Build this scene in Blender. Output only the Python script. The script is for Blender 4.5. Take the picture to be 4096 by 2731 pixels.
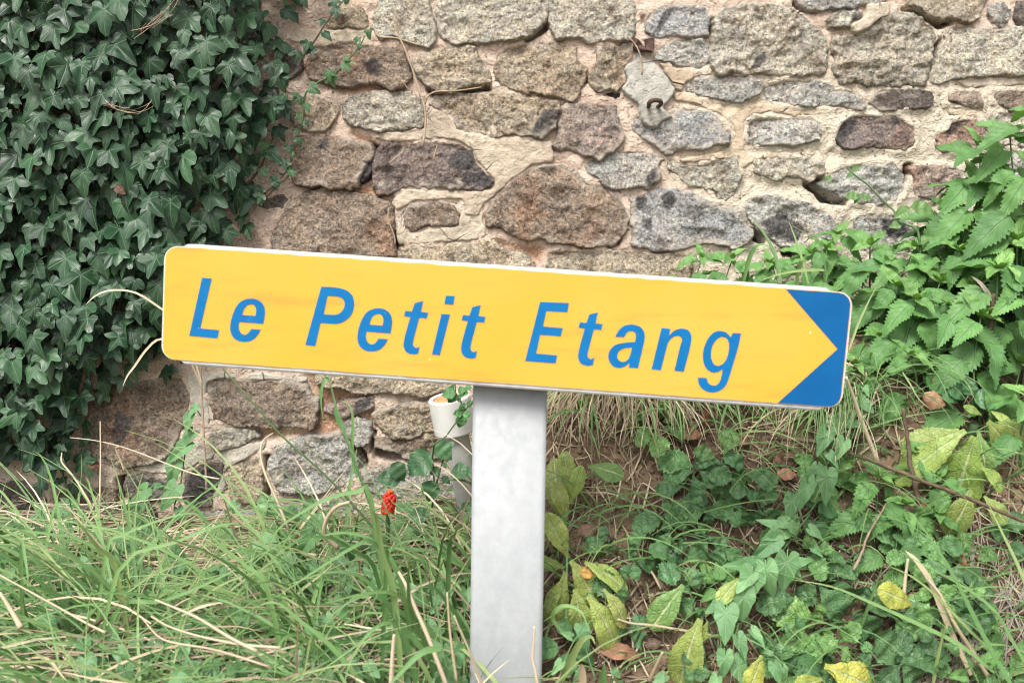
import bpy, math, random
import numpy as np
from mathutils import Vector, Matrix

# ------------------------------------------------------------------ scene, camera, light
for o in list(bpy.data.objects):
    bpy.data.objects.remove(o, do_unlink=True)
scene = bpy.context.scene
C = scene.collection

CAM_Z = 1.0
PITCH = math.radians(6.0)
LENS = 35.0
cam_data = bpy.data.cameras.new('camera')
cam_data.lens = LENS
cam_data.sensor_width = 36.0
cam_data.clip_start = 0.02
cam_data.clip_end = 500.0
cam_data.dof.use_dof = True
cam_data.dof.focus_distance = 1.60
cam_data.dof.aperture_fstop = 7.0
cam = bpy.data.objects.new('camera', cam_data)
cam.location = (0, 0, CAM_Z)
cam.rotation_euler = (math.pi / 2 - PITCH, 0, 0)
C.objects.link(cam)
scene.camera = cam

SUN_EL, SUN_AZ = math.radians(52), math.radians(202)      # soft light from above, behind the camera
world = bpy.data.worlds.new('World')
scene.world = world
world.use_nodes = True
wn = world.node_tree.nodes
wl = world.node_tree.links
wn.clear()
w_out = wn.new('ShaderNodeOutputWorld')
w_bg = wn.new('ShaderNodeBackground')
w_sky = wn.new('ShaderNodeTexSky')
w_sky.sky_type = 'NISHITA'
w_sky.sun_disc = False
w_sky.sun_elevation = SUN_EL
w_sky.sun_rotation = SUN_AZ
w_sky.air_density = 1.0
w_sky.dust_density = 4.0
w_sky.ozone_density = 1.0
w_hs = wn.new('ShaderNodeHueSaturation')                  # a thin overcast: the blue is mostly gone
w_hs.inputs['Saturation'].default_value = 0.28
wl.new(w_sky.outputs[0], w_hs.inputs['Color'])
wl.new(w_hs.outputs[0], w_bg.inputs['Color'])
w_bg.inputs['Strength'].default_value = 0.13
wl.new(w_bg.outputs[0], w_out.inputs['Surface'])

sun_d = bpy.data.lights.new('sun', 'SUN')
sun_d.energy = 1.5
sun_d.angle = math.radians(21)
sun_d.color = (1.0, 0.965, 0.91)
sun = bpy.data.objects.new('sun', sun_d)
_sd = Vector((math.sin(SUN_AZ) * math.cos(SUN_EL), math.cos(SUN_AZ) * math.cos(SUN_EL), math.sin(SUN_EL)))
sun.rotation_euler = _sd.to_track_quat('Z', 'Y').to_euler()
sun.location = _sd * 5
C.objects.link(sun)

scene.view_settings.view_transform = 'Standard'
scene.view_settings.look = 'None'
scene.view_settings.gamma = 1.0
scene.view_settings.exposure = 1.05
scene.view_settings.use_curve_mapping = False
scene.render.engine = 'CYCLES'
scene.cycles.use_denoising = True
scene.cycles.pixel_filter_type = 'BLACKMAN_HARRIS'
scene.cycles.filter_width = 1.05
scene.cycles.max_bounces = 6
scene.cycles.diffuse_bounces = 2
scene.cycles.glossy_bounces = 2
scene.cycles.transmission_bounces = 3
scene.cycles.transparent_max_bounces = 4

# ------------------------------------------------------------------ pixels to places
FPX = LENS / 36.0 * 4096.0
K = 4096.0 / 2352.0
cp, sp = math.cos(PITCH), math.sin(PITCH)
FRAMES = {'S': (0, 0, 1.0), 'P': (0, 0, K), 'A': (1000, 0, 1300 / 2343), 'B': (2100, 0, 1000 / 2340),
          'C': (3000, 0, 1096 / 2352), 'D': (2300, 500, 1000 / 2340), 'E': (700, 1400, 1200 / 2352),
          'F': (0, 1400, 1000 / 2351), 'G': (3000, 700, 1096 / 2352), 'H': (3000, 1400, 1096 / 2352),
          'I': (3000, 2000, 1096 / 2351), 'J': (2100, 2100, 1000 / 2352), 'M': (2100, 1500, 1100 / 2352),
          'L': (0, 2000, 1100 / 2352), 'N': (1000, 2000, 1200 / 2352),
          'S1': (600, 930, 1000 / 2340), 'S2': (1500, 930, 1000 / 2340), 'S3': (2400, 1000, 1100 / 2352)}


def src(fr, x, y):
    x0, y0, k = FRAMES[fr]
    return x0 + x * k, y0 + y * k


def ray(sx, sy):
    a, b = (sx - 2048.0) / FPX, -(sy - 1365.5) / FPX
    return Vector((a, cp + b * sp, -sp + b * cp))


def at(fr, x, y, Y):
    d = ray(*src(fr, x, y))
    t = Y / d.y
    return Vector((d.x * t, Y, CAM_Z + d.z * t))


def hsh(ix, iy, seed):
    h = (ix * 374761393 + iy * 668265263 + seed * 974634721) & 0xFFFFFFFF
    h = ((h ^ (h >> 13)) * 1274126177) & 0xFFFFFFFF
    h = ((h ^ (h >> 16)) * 2246822519) & 0xFFFFFFFF
    return ((h ^ (h >> 15)) & 0xFFFFFF) / float(0x7FFFFF) - 1.0


def vnoise(x, y, seed=0):
    x = np.asarray(x, float)
    y = np.asarray(y, float)
    xi = np.floor(x).astype(np.int64)
    yi = np.floor(y).astype(np.int64)
    fx, fy = x - xi, y - yi
    u = fx * fx * fx * (fx * (fx * 6 - 15) + 10)
    v = fy * fy * fy * (fy * (fy * 6 - 15) + 10)
    a = hsh(xi, yi, seed)
    b = hsh(xi + 1, yi, seed)
    c = hsh(xi, yi + 1, seed)
    d = hsh(xi + 1, yi + 1, seed)
    return (a * (1 - u) + b * u) * (1 - v) + (c * (1 - u) + d * u) * v


def fbm(x, y, seed=0, octs=4, gain=0.5):
    s, amp, tot = 0.0, 1.0, 0.0
    for i in range(octs):
        s = s + amp * vnoise(x, y, seed + i * 17)
        tot += amp
        amp *= gain
        x, y = x * 1.62 + y * 1.17 + 3.1, y * 1.62 - x * 1.17 + 7.7
    return s / tot


def sstep(a, b, x):
    t = np.clip((x - a) / (b - a), 0, 1)
    return t * t * (3 - 2 * t)


WALL_Y = 1.65


def ground_z(x, y):
    x = np.asarray(x, float)
    y = np.asarray(y, float)
    dy = np.clip(WALL_Y - y, -0.3, 9)
    zl = 0.535 - 0.25 * np.minimum(dy, 0.9) - 0.05 * np.clip(dy - 0.9, 0, 9)
    top = 0.878 + 0.02 * np.clip(x - 0.2, -1, 2) - 0.20 * dy                 # a shelf along the wall
    face = 0.832 - 1.5 * (dy - 0.24)                                          # then the face of the bank
    flat = 0.415 - 0.10 * np.clip(dy - 0.52, -1, 0.8)
    q = -np.log(np.exp(-top * 40) + np.exp(-face * 40)) / 40
    zr = np.log(np.exp(q * 40) + np.exp(flat * 40)) / 40
    s = sstep(-0.13, 0.13, x)
    n = 0.014 * fbm(x * 7 + 3, y * 7, 5, 3) + 0.006 * fbm(x * 30, y * 30, 9, 3)
    near = sstep(-0.4, 0.6, y)
    return zl * (1 - s) + zr * s + n * (0.35 + 0.65 * near)


_gx, _gy = np.arange(-1.6, 1.605, 0.005), np.arange(0.3, 1.755, 0.005)
_gt = ground_z(*np.meshgrid(_gx, _gy)).tolist()


def gz(x, y):
    """ground height, read from a table"""
    fx = min(max((x + 1.6) / 0.005, 0.0), len(_gx) - 1.001)
    fy = min(max((y - 0.3) / 0.005, 0.0), len(_gy) - 1.001)
    i, j = int(fx), int(fy)
    fx -= i
    fy -= j
    r0, r1 = _gt[j], _gt[j + 1]
    return (r0[i] * (1 - fx) + r0[i + 1] * fx) * (1 - fy) + (r1[i] * (1 - fx) + r1[i + 1] * fx) * fy


def on_ground(fr, x, y):
    d = ray(*src(fr, x, y))
    Y, st, end = 0.75, 0.03, WALL_Y - 0.02

    def under(q):
        k = q / d.y
        return CAM_Z + d.z * k < gz(d.x * k, q)
    while Y < end and not under(Y):
        Y += st
    lo, hi = Y - st, min(Y, end)
    for _ in range(7):
        m = 0.5 * (lo + hi)
        if under(m):
            hi = m
        else:
            lo = m
    t = hi / d.y
    return Vector((d.x * t, hi, gz(d.x * t, hi)))


# ------------------------------------------------------------------ objects
def put(name, data, parent=None, loc=None):
    o = bpy.data.objects.new(name, data)
    C.objects.link(o)
    if parent is not None:
        o.parent = parent
    if loc is not None:
        o.location = loc
    return o


def tag(o, label, cat, group=None):
    o['label'] = label
    o['category'] = cat
    if group:
        o['group'] = group
    return o


def thing(name, loc, label, cat, group=None):
    o = put(name, None, None, loc)
    o.empty_display_size = 0.05
    return tag(o, label, cat, group)


class MB:
    """collects verts, faces, uvs and a random value per vertex"""

    def __init__(self):
        self.v, self.f, self.uv, self.r = [], [], [], []

    def add(self, vs, fs, uvs=None, r=0.0):
        b = len(self.v)
        self.v.extend([tuple(p) for p in vs])
        self.f.extend([tuple(i + b for i in f) for f in fs])
        self.uv.extend(uvs if uvs is not None else [(0.5, 0.5)] * len(vs))
        self.r.extend([r] * len(vs))

    def mesh(self, name, mat, smooth=True):
        me = bpy.data.meshes.new(name)
        me.from_pydata(self.v, [], self.f)
        if len(self.v) == 0:
            return me
        li = np.empty(len(me.loops), dtype=np.int32)
        me.loops.foreach_get('vertex_index', li)
        uvl = me.uv_layers.new(name='UVMap')
        uvl.data.foreach_set('uv', np.array(self.uv, dtype=np.float32)[li].ravel())
        at_ = me.attributes.new('rnd', 'FLOAT', 'POINT')
        at_.data.foreach_set('value', np.array(self.r, dtype=np.float32))
        if smooth:
            me.polygons.foreach_set('use_smooth', np.ones(len(me.polygons), dtype=bool))
        if mat:
            me.materials.append(mat)
        me.update()
        return me

    def obj(self, name, mat, parent=None, loc=None, smooth=True):
        return put(name, self.mesh(name, mat, smooth), parent, loc)


def tube(mb, pts, radii, sides=6, r=0.0, cap=True):
    pts = [Vector(p) for p in pts]
    n = len(pts)
    vs, uvs = [], []
    up = Vector((0.31, 0.17, 0.93)).normalized()
    for i, p in enumerate(pts):
        d = (pts[min(i + 1, n - 1)] - pts[max(i - 1, 0)]).normalized()
        a = d.cross(up)
        if a.length < 1e-3:
            a = d.cross(Vector((1, 0, 0)))
        a.normalize()
        b = d.cross(a)
        rr = radii[i] if hasattr(radii, '__len__') else radii
        for k in range(sides):
            t = 2 * math.pi * k / sides
            vs.append(p + (a * math.cos(t) + b * math.sin(t)) * rr)
            uvs.append((k / sides, i / max(1, n - 1)))
    fs = []
    for i in range(n - 1):
        for k in range(sides):
            k2 = (k + 1) % sides
            fs.append((i * sides + k, i * sides + k2, (i + 1) * sides + k2, (i + 1) * sides + k))
    if cap:
        fs.append(tuple(reversed(range(sides))))
        fs.append(tuple((n - 1) * sides + k for k in range(sides)))
    mb.add(vs, fs, uvs, r)


def spline(pts, n):
    """Catmull-Rom through pts, n points out"""
    pts = [Vector(p) for p in pts]
    q = [pts[0] * 2 - pts[1]] + pts + [pts[-1] * 2 - pts[-2]]
    out = []
    m = len(pts) - 1
    for i in range(n):
        t = i / (n - 1) * m
        k = min(int(t), m - 1)
        t -= k
        a, b, c, d = q[k:k + 4]
        out.append(0.5 * ((2 * b) + (c - a) * t + (2 * a - 5 * b + 4 * c - d) * t * t + (3 * b - a - 3 * c + d) * t ** 3))
    return out


# ------------------------------------------------------------------ materials
class NT:
    def __init__(self, name):
        self.m = bpy.data.materials.new(name)
        self.m.use_nodes = True
        self.t = self.m.node_tree
        self.n = self.t.nodes
        self.n.clear()
        self.out = self.n.new('ShaderNodeOutputMaterial')
        self.b = self.n.new('ShaderNodeBsdfPrincipled')
        self.t.links.new(self.b.outputs[0], self.out.inputs[0])

    def link(self, a, b):
        self.t.links.new(a, b)

    def _in(self, sock, v):
        if v is None:
            return
        if hasattr(v, 'links') or isinstance(v, bpy.types.NodeSocket):
            self.link(v, sock)
        else:
            if isinstance(v, (tuple, list)) and len(v) == 3 and sock.type == 'RGBA':
                v = (*v, 1)
            sock.default_value = v

    def math(self, op, a, b=None, c=None, clamp=False):
        n = self.n.new('ShaderNodeMath')
        n.operation = op
        n.use_clamp = clamp
        for i, v in enumerate((a, b, c)):
            if v is not None:
                self._in(n.inputs[i], v)
        return n.outputs[0]

    def mix(self, f, a, b, mode='MIX'):
        n = self.n.new('ShaderNodeMix')
        n.data_type = 'RGBA'
        n.blend_type = mode
        self._in(n.inputs['Factor'], f)
        self._in(n.inputs['A'], a) if False else self._in(n.inputs[6], a)
        self._in(n.inputs[7], b)
        return n.outputs[2]

    def noise(self, scale, detail=3, rough=0.5, vec=None, dist=0.0):
        n = self.n.new('ShaderNodeTexNoise')
        n.inputs['Scale'].default_value = scale
        n.inputs['Detail'].default_value = detail
        n.inputs['Roughness'].default_value = rough
        n.inputs['Distortion'].default_value = dist
        if vec is not None:
            self.link(vec, n.inputs['Vector'])
        return n.outputs['Fac']

    def voro(self, scale, vec=None, feature='F1', out='Distance'):
        n = self.n.new('ShaderNodeTexVoronoi')
        n.feature = feature
        n.inputs['Scale'].default_value = scale
        if vec is not None:
            self.link(vec, n.inputs['Vector'])
        return n.outputs[out]

    def ramp(self, f, lo, hi, a=0.0, b=1.0):
        n = self.n.new('ShaderNodeMapRange')
        n.interpolation_type = 'SMOOTHSTEP'
        self._in(n.inputs['Value'], f)
        n.inputs['From Min'].default_value = lo
        n.inputs['From Max'].default_value = hi
        n.inputs['To Min'].default_value = a
        n.inputs['To Max'].default_value = b
        return n.outputs[0]

    def pos(self):
        return self.n.new('ShaderNodeNewGeometry').outputs['Position']

    def objpos(self, spread=7.0):
        """world position shifted by the object's random number"""
        g = self.pos()
        oi = self.n.new('ShaderNodeObjectInfo')
        s = self.math('MULTIPLY', oi.outputs['Random'], spread)
        v = self.n.new('ShaderNodeVectorMath')
        v.operation = 'ADD'
        self.link(g, v.inputs[0])
        self.link(s, v.inputs[1])
        return v.outputs[0]

    def bump(self, h, strength, dist, base=None):
        n = self.n.new('ShaderNodeBump')
        n.inputs['Strength'].default_value = strength
        n.inputs['Distance'].default_value = dist
        self.link(h, n.inputs['Height'])
        if base is not None:
            self.link(base, n.inputs['Normal'])
        return n.outputs[0]

    def attr(self, name, out='Fac'):
        n = self.n.new('ShaderNodeAttribute')
        n.attribute_name = name
        return n.outputs[out]

    def objcol(self):
        return self.n.new('ShaderNodeObjectInfo').outputs['Color']

    def rnd(self):
        oi = self.n.new('ShaderNodeObjectInfo')
        return self.math('FRACT', self.math('ADD', oi.outputs['Random'], self.attr('rnd')))

    def set(self, **kw):
        for k, v in kw.items():
            self._in(self.b.inputs[k.replace('_', ' ')], v)
        return self.m


def scl(c, f):
    return tuple(x * f for x in c)


def mat_plain(name, col, rough=0.6, var=0.25, nscale=60, bump=0.0, metallic=0.0, spec=0.5):
    t = NT(name)
    p = t.objpos()
    f = t.noise(nscale, 4, 0.6, p)
    c = t.mix(t.ramp(f, 0.3, 0.7), scl(col, 1 - var), scl(col, 1 + var))
    r = t.rnd()
    c = t.mix(t.math('MULTIPLY', r, 0.35), c, scl(col, 0.55))
    if bump:
        t.set(Normal=t.bump(t.noise(nscale * 4, 4, 0.6, p), bump, 0.002))
    return t.set(Base_Color=c, Roughness=rough, Metallic=metallic, Specular_IOR_Level=spec)


def leaf_uv(t):
    uv = t.n.new('ShaderNodeUVMap')
    uv.uv_map = 'UVMap'
    s = t.n.new('ShaderNodeSeparateXYZ')
    t.link(uv.outputs[0], s.inputs[0])
    return s.outputs[0], s.outputs[1], uv.outputs[0]


def finish_leaf(t, col, rough, transl, tcol, normal, spec=0.5):
    t.set(Base_Color=col, Roughness=rough, Specular_IOR_Level=spec)
    if normal is not None:
        t.set(Normal=normal)
    if transl > 0:
        tr = t.n.new('ShaderNodeBsdfTranslucent')
        t._in(tr.inputs['Color'], tcol)
        mx = t.n.new('ShaderNodeMixShader')
        mx.inputs[0].default_value = transl
        t.link(t.b.outputs[0], mx.inputs[1])
        t.link(tr.outputs[0], mx.inputs[2])
        t.link(mx.outputs[0], t.out.inputs[0])
    return t.m


def mat_leaf(name, a, b, vein, nside=7, slant=0.9, vw=0.05, rough=0.45, transl=0.25, side=0.5, blotch=None, net=0.0, bumpy=0.5):
    """a grid leaf: a midrib down u = 0.5 and side veins running forward from it"""
    t = NT(name)
    u, v, uv = leaf_uv(t)
    d = t.math('MULTIPLY', t.math('ABSOLUTE', t.math('SUBTRACT', u, 0.5)), 2.0)
    mid = t.ramp(d, vw * 0.4, vw * 1.6, 1, 0)
    ph = t.math('FRACT', t.math('MULTIPLY', t.math('SUBTRACT', v, t.math('MULTIPLY', d, slant / nside * 2.2)), nside))
    sv = t.ramp(t.math('ABSOLUTE', t.math('SUBTRACT', ph, 0.5)), 0.02, 0.11, 1, 0)
    r = t.rnd()
    p = t.objpos()
    c = t.mix(r, a, b)
    c = t.mix(t.ramp(t.noise(45, 3, 0.6, p), 0.35, 0.7, 0, 0.45), c, scl(a, 0.75))
    if blotch:
        c = t.mix(t.ramp(t.noise(26, 4, 0.6, p), 0.56, 0.72, 0, 0.8), c, blotch)
    c = t.mix(1.0, c, t.objcol(), 'MULTIPLY')
    vm = t.math('MAXIMUM', mid, t.math('MULTIPLY', sv, side))
    tc = t.mix(0.0, c, c)
    c = t.mix(t.math('MULTIPLY', vm, 0.75), c, vein)
    h = t.math('SUBTRACT', t.math('MULTIPLY', t.noise(160, 3, 0.6, p), 0.6), vm)
    if net > 0:
        vo = t.voro(net, p, 'DISTANCE_TO_EDGE')
        nm = t.ramp(vo, 0.02, 0.10, 1, 0)
        c = t.mix(t.math('MULTIPLY', nm, 0.16), c, scl(a, 0.6))
        h = t.math('SUBTRACT', h, t.math('MULTIPLY', nm, 0.45))
    return finish_leaf(t, c, rough, transl, t.mix(1.0, tc, (1.0, 1.0, 0.45), 'MULTIPLY'), t.bump(h, bumpy, 0.0015))


def mat_fan(name, a, b, vein, angles, vw=0.03, rough=0.4, transl=0.1, vstr=0.6, coat=0.0, spec=0.5):
    """a fan leaf: veins running from the petiole along the given angles"""
    t = NT(name)
    u, v, uv = leaf_uv(t)
    x = t.math('ABSOLUTE', t.math('MULTIPLY', t.math('SUBTRACT', u, 0.5), 2.0))
    y = t.math('MULTIPLY', t.math('SUBTRACT', v, 0.5), 2.0)
    vm = None
    for i, ang in enumerate(angles):
        s, c_ = math.sin(math.radians(ang)), math.cos(math.radians(ang))
        d = t.math('ABSOLUTE', t.math('SUBTRACT', t.math('MULTIPLY', x, c_), t.math('MULTIPLY', y, s)))
        al = t.math('ADD', t.math('MULTIPLY', x, s), t.math('MULTIPLY', y, c_))
        m = t.math('MULTIPLY', t.ramp(d, vw * 0.3, vw * 1.3, 1, 0), t.ramp(al, -0.01, 0.03))
        vm = m if vm is None else t.math('MAXIMUM', vm, m)
    r = t.rnd()
    p = t.objpos()
    c = t.mix(r, a, b)
    c = t.mix(t.ramp(t.noise(50, 3, 0.6, p), 0.35, 0.72, 0, 0.5), c, scl(a, 0.7))
    c = t.mix(1.0, c, t.objcol(), 'MULTIPLY')
    tc = c
    # fine net of lighter veinlets
    vo = t.voro(9.0, uv, 'DISTANCE_TO_EDGE')
    c = t.mix(t.math('MULTIPLY', t.ramp(vo, 0.0, 0.05, 1, 0), vstr * 0.30), c, vein)
    c = t.mix(t.math('MULTIPLY', vm, vstr), c, vein)
    h = t.math('SUBTRACT', t.math('MULTIPLY', t.noise(110, 3, 0.6, p), 0.8), vm)
    return finish_leaf(t, c, t.ramp(t.noise(70, 2, 0.5, p), 0.3, 0.7, rough - 0.08, rough + 0.12), transl,
                       t.mix(1.0, tc, (1.0, 1.0, 0.45), 'MULTIPLY'), t.bump(h, 0.45, 0.0015), spec)


def mat_blade(name, a, b, tip, rough=0.5, transl=0.25):
    t = NT(name)
    u, v, uv = leaf_uv(t)
    r = t.rnd()
    c = t.mix(r, a, b)
    r2 = t.math('FRACT', t.math('MULTIPLY', r, 7.31))
    c = t.mix(t.ramp(r2, 0.72, 0.95, 0, 0.75), c, tip)
    c = t.mix(t.ramp(r2, 0.30, 0.05, 0, 0.6), c, scl(a, 0.55))
    c = t.mix(t.ramp(v, 0.72, 1.0, 0, 0.55), c, tip)
    c = t.mix(t.ramp(t.noise(60, 3, 0.6, t.objpos()), 0.45, 0.75, 0, 0.4), c, scl(b, 0.8))
    c = t.mix(1.0, c, t.objcol(), 'MULTIPLY')
    w = t.math('SINE', t.math('MULTIPLY', u, 34.0))
    return finish_leaf(t, c, rough, transl, t.mix(1.0, c, (1, 1, 0.5), 'MULTIPLY'), t.bump(w, 0.25, 0.0008))


M = {}
# stone: granite, its base colour from the object, dark, pale and rusty minerals from the mask
t = NT('granite_stone')
p = t.objpos(3.0)
base = t.objcol()
g1 = t.noise(210, 3, 0.75, p)
g2 = t.noise(75, 4, 0.7, p)
g3 = t.noise(17, 4, 0.6, p)
vo = t.voro(330, p, 'F1', 'Color')
sepc = t.n.new('ShaderNodeSeparateColor')
t.link(vo, sepc.inputs[0])
g0 = t.noise(26, 5, 0.65, t.objpos(5.0), 0.6)
c = t.mix(t.ramp(g3, 0.38, 0.64, 0, 0.85), base, t.mix(1.0, base, (0.86, 0.93, 0.98), 'MULTIPLY'))
c = t.mix(t.ramp(g0, 0.50, 0.66, 0, 0.8), c, t.mix(1.0, c, (0.52, 0.47, 0.44), 'MULTIPLY'))
c = t.mix(t.ramp(g0, 0.46, 0.32, 0, 0.7), c, t.mix(1.0, c, (1.30, 1.29, 1.26), 'MULTIPLY'))
c = t.mix(t.ramp(g2, 0.50, 0.68, 0, 0.6), c, t.mix(1.0, c, (0.55, 0.50, 0.46), 'MULTIPLY'))
c = t.mix(t.ramp(g1, 0.52, 0.62, 0, 0.85), c, t.mix(1.0, c, (1.70, 1.62, 1.48), 'MULTIPLY'))
c = t.mix(t.ramp(g1, 0.45, 0.36, 0, 0.8), c, t.mix(1.0, c, (0.33, 0.31, 0.30), 'MULTIPLY'))
c = t.mix(t.ramp(sepc.outputs[0], 0.90, 0.95, 0, 0.6), c, t.mix(1.0, c, (1.6, 1.42, 1.15), 'MULTIPLY'))
c = t.mix(t.ramp(sepc.outputs[1], 0.90, 0.95, 0, 0.6), c, t.mix(1.0, c, (0.4, 0.4, 0.42), 'MULTIPLY'))
rust = t.ramp(t.noise(9, 5, 0.65, p), 0.60, 0.72, 0, 0.35)
c = t.mix(rust, c, t.mix(1.0, c, (1.15, 0.85, 0.62), 'MULTIPLY'))
lich = t.ramp(t.noise(14, 6, 0.7, t.objpos(11.0)), 0.63, 0.72, 0, 0.55)
c = t.mix(lich, c, (0.42, 0.41, 0.36))
msk = t.n.new('ShaderNodeSeparateColor')
t.link(t.attr('mask', 'Color'), msk.inputs[0])
c = t.mix(t.math('MULTIPLY', msk.outputs[0], 0.9), c, t.mix(t.ramp(g1, 0.4, 0.6), (0.035, 0.034, 0.036), (0.10, 0.09, 0.085)))
c = t.mix(t.math('MULTIPLY', msk.outputs[1], 0.85), c, (0.50, 0.44, 0.36))
c = t.mix(t.math('MULTIPLY', msk.outputs[2], 0.6), c, t.mix(1.0, c, (0.95, 0.66, 0.52), 'MULTIPLY'))
nb = t.bump(g2, 1.0, 0.011)
nb = t.bump(g1, 0.9, 0.0042, nb)
M['stone'] = t.set(Base_Color=c, Roughness=0.82, Specular_IOR_Level=0.35, Normal=nb)

# lime mortar: pinkish sand, orange earth where it is recessed by the left, grit and white lumps
t = NT('lime_mortar')
p = t.pos()
n1 = t.noise(6, 4, 0.6, p)
n2 = t.noise(240, 3, 0.7, p)
n3 = t.noise(45, 4, 0.65, p)
c = t.mix(t.ramp(n1, 0.35, 0.65), (0.65, 0.49, 0.385), (0.68, 0.55, 0.445))
c = t.mix(t.attr('cream'), c, (0.64, 0.56, 0.44))
c = t.mix(t.attr('earth'), c, (0.47, 0.245, 0.135))
c = t.mix(t.ramp(n3, 0.55, 0.75, 0, 0.5), c, (0.66, 0.58, 0.50))
c = t.mix(t.ramp(n2, 0.56, 0.68, 0, 0.6), c, (0.76, 0.67, 0.57))
c = t.mix(t.ramp(n2, 0.42, 0.33, 0, 0.6), c, (0.30, 0.20, 0.13))
vd = t.voro(95, p)
c = t.mix(t.ramp(vd, 0.16, 0.10, 0, 0.8), c, (0.68, 0.62, 0.55))
c = t.mix(t.ramp(t.noise(30, 3, 0.6, p), 0.69, 0.75, 0, 0.4), c, (0.25, 0.20, 0.13))
nb = t.bump(t.math('ADD', n2, t.math('MULTIPLY', t.ramp(vd, 0.22, 0.05), 0.8)), 1.0, 0.005)
nb = t.bump(n3, 1.0, 0.010, nb)
M['mortar'] = t.set(Base_Color=c, Roughness=0.92, Specular_IOR_Level=0.2, Normal=nb)

t = NT('cement_render')
p = t.objpos()
n1 = t.noise(22, 5, 0.6, p)
n2 = t.noise(260, 3, 0.7, p)
base = t.objcol()
c = t.mix(t.ramp(n1, 0.35, 0.68), t.mix(1.0, base, (0.86, 0.83, 0.80), 'MULTIPLY'), t.mix(1.0, base, (1.10, 1.09, 1.06), 'MULTIPLY'))
c = t.mix(t.ramp(n2, 0.58, 0.68, 0, 0.6), c, t.mix(1.0, base, (0.45, 0.42, 0.38), 'MULTIPLY'))
c = t.mix(t.ramp(n2, 0.40, 0.30, 0, 0.7), c, t.mix(1.0, base, (1.35, 1.33, 1.3), 'MULTIPLY'))
c = t.mix(t.ramp(t.noise(70, 3, 0.6, p), 0.64, 0.72, 0, 0.5), c, t.mix(1.0, base, (0.6, 0.55, 0.5), 'MULTIPLY'))
cr = t.ramp(t.voro(16, p, 'DISTANCE_TO_EDGE'), 0.0, 0.022, 1, 0)
cr = t.math('MULTIPLY', cr, t.ramp(t.noise(9, 2, 0.5, p), 0.5, 0.6))
c = t.mix(t.math('MULTIPLY', cr, 0.6), c, scl((0.2, 0.18, 0.15), 1))
nb = t.bump(t.math('SUBTRACT', t.math('ADD', t.math('MULTIPLY', n2, 0.5), t.noise(60, 4, 0.6, p)), cr), 1.0, 0.006)
M['cement'] = t.set(Base_Color=c, Roughness=0.9, Specular_IOR_Level=0.2, Normal=nb)

t = NT('bank_soil')
p = t.pos()
n1 = t.noise(12, 5, 0.6, p)
n2 = t.noise(130, 4, 0.7, p)
c = t.mix(t.ramp(n1, 0.35, 0.65), (0.085, 0.058, 0.038), (0.22, 0.155, 0.10))
c = t.mix(t.ramp(n2, 0.5, 0.7, 0, 0.7), c, (0.30, 0.22, 0.15))
c = t.mix(t.ramp(n2, 0.46, 0.33, 0, 0.8), c, (0.045, 0.030, 0.020))
nb = t.bump(n2, 0.9, 0.006)
M['soil'] = t.set(Base_Color=c, Roughness=0.95, Specular_IOR_Level=0.15, Normal=nb)

M['ivy'] = mat_fan('ivy_leaf', (0.013, 0.044, 0.018), (0.036, 0.086, 0.036), (0.17, 0.26, 0.16), (0, 56, 118), 0.022, 0.42, 0.05, 0.40, 0, 0.40)
M['ivy_young'] = mat_fan('young_ivy_leaf', (0.040, 0.105, 0.045), (0.075, 0.17, 0.055), (0.25, 0.34, 0.19), (0, 56, 118), 0.028, 0.45, 0.12, 0.4, 0, 0.35)
M['bindweed'] = mat_fan('bindweed_leaf', (0.135, 0.30, 0.12), (0.19, 0.37, 0.145), (0.32, 0.47, 0.26), (0, 38, 75, 140), 0.022, 0.5, 0.22, 0.45)
M['nettle'] = mat_leaf('nettle_leaf', (0.105, 0.25, 0.08), (0.165, 0.345, 0.105), (0.19, 0.35, 0.14), 6, 1.0, 0.05, 0.55, 0.22, 0.3, None, 0, 0.9)
M['bramble'] = mat_leaf('bramble_leaf', (0.055, 0.145, 0.060), (0.085, 0.19, 0.075), (0.14, 0.24, 0.11), 7, 0.9, 0.04, 0.45, 0.12, 0.4, None, 0, 0.9)
M['geum'] = mat_leaf('avens_leaf', (0.095, 0.215, 0.080), (0.16, 0.315, 0.105), (0.25, 0.40, 0.18), 6, 1.5, 0.045, 0.45, 0.14, 0.6, None, 110, 1.0)
M['rosette'] = mat_leaf('rosette_leaf', (0.26, 0.36, 0.085), (0.42, 0.49, 0.13), (0.50, 0.56, 0.28), 6, 0.6, 0.09, 0.42, 0.15, 0.25, (0.12, 0.20, 0.05), 120, 0.8)
M['grass'] = mat_blade('grass_blade', (0.120, 0.265, 0.085), (0.225, 0.38, 0.13), (0.33, 0.40, 0.16))
M['straw'] = mat_blade('dry_straw', (0.50, 0.395, 0.245), (0.70, 0.61, 0.45), (0.60, 0.50, 0.35), 0.55, 0.12)
M['straw_dark'] = mat_blade('weathered_straw', (0.20, 0.145, 0.09), (0.46, 0.37, 0.255), (0.30, 0.22, 0.14), 0.7, 0.08)
M['root_grey'] = mat_blade('grey_dry_roots', (0.26, 0.225, 0.18), (0.44, 0.40, 0.34), (0.34, 0.30, 0.25), 0.75, 0.05)
M['dead_leaf'] = mat_leaf('dead_leaf', (0.22, 0.115, 0.065), (0.34, 0.20, 0.12), (0.40, 0.28, 0.18), 6, 0.8, 0.05, 0.6, 0.1, 0.3, (0.18, 0.09, 0.05), 0, 0.9)
M['stem'] = mat_plain('green_stem', (0.075, 0.14, 0.050), 0.5, 0.3)
M['stem_brown'] = mat_plain('woody_stem', (0.115, 0.080, 0.050), 0.8, 0.4, 90, 0.6)
M['stem_pale'] = mat_plain('pale_dry_root', (0.38, 0.29, 0.20), 0.8, 0.3, 90, 0.5)
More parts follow.
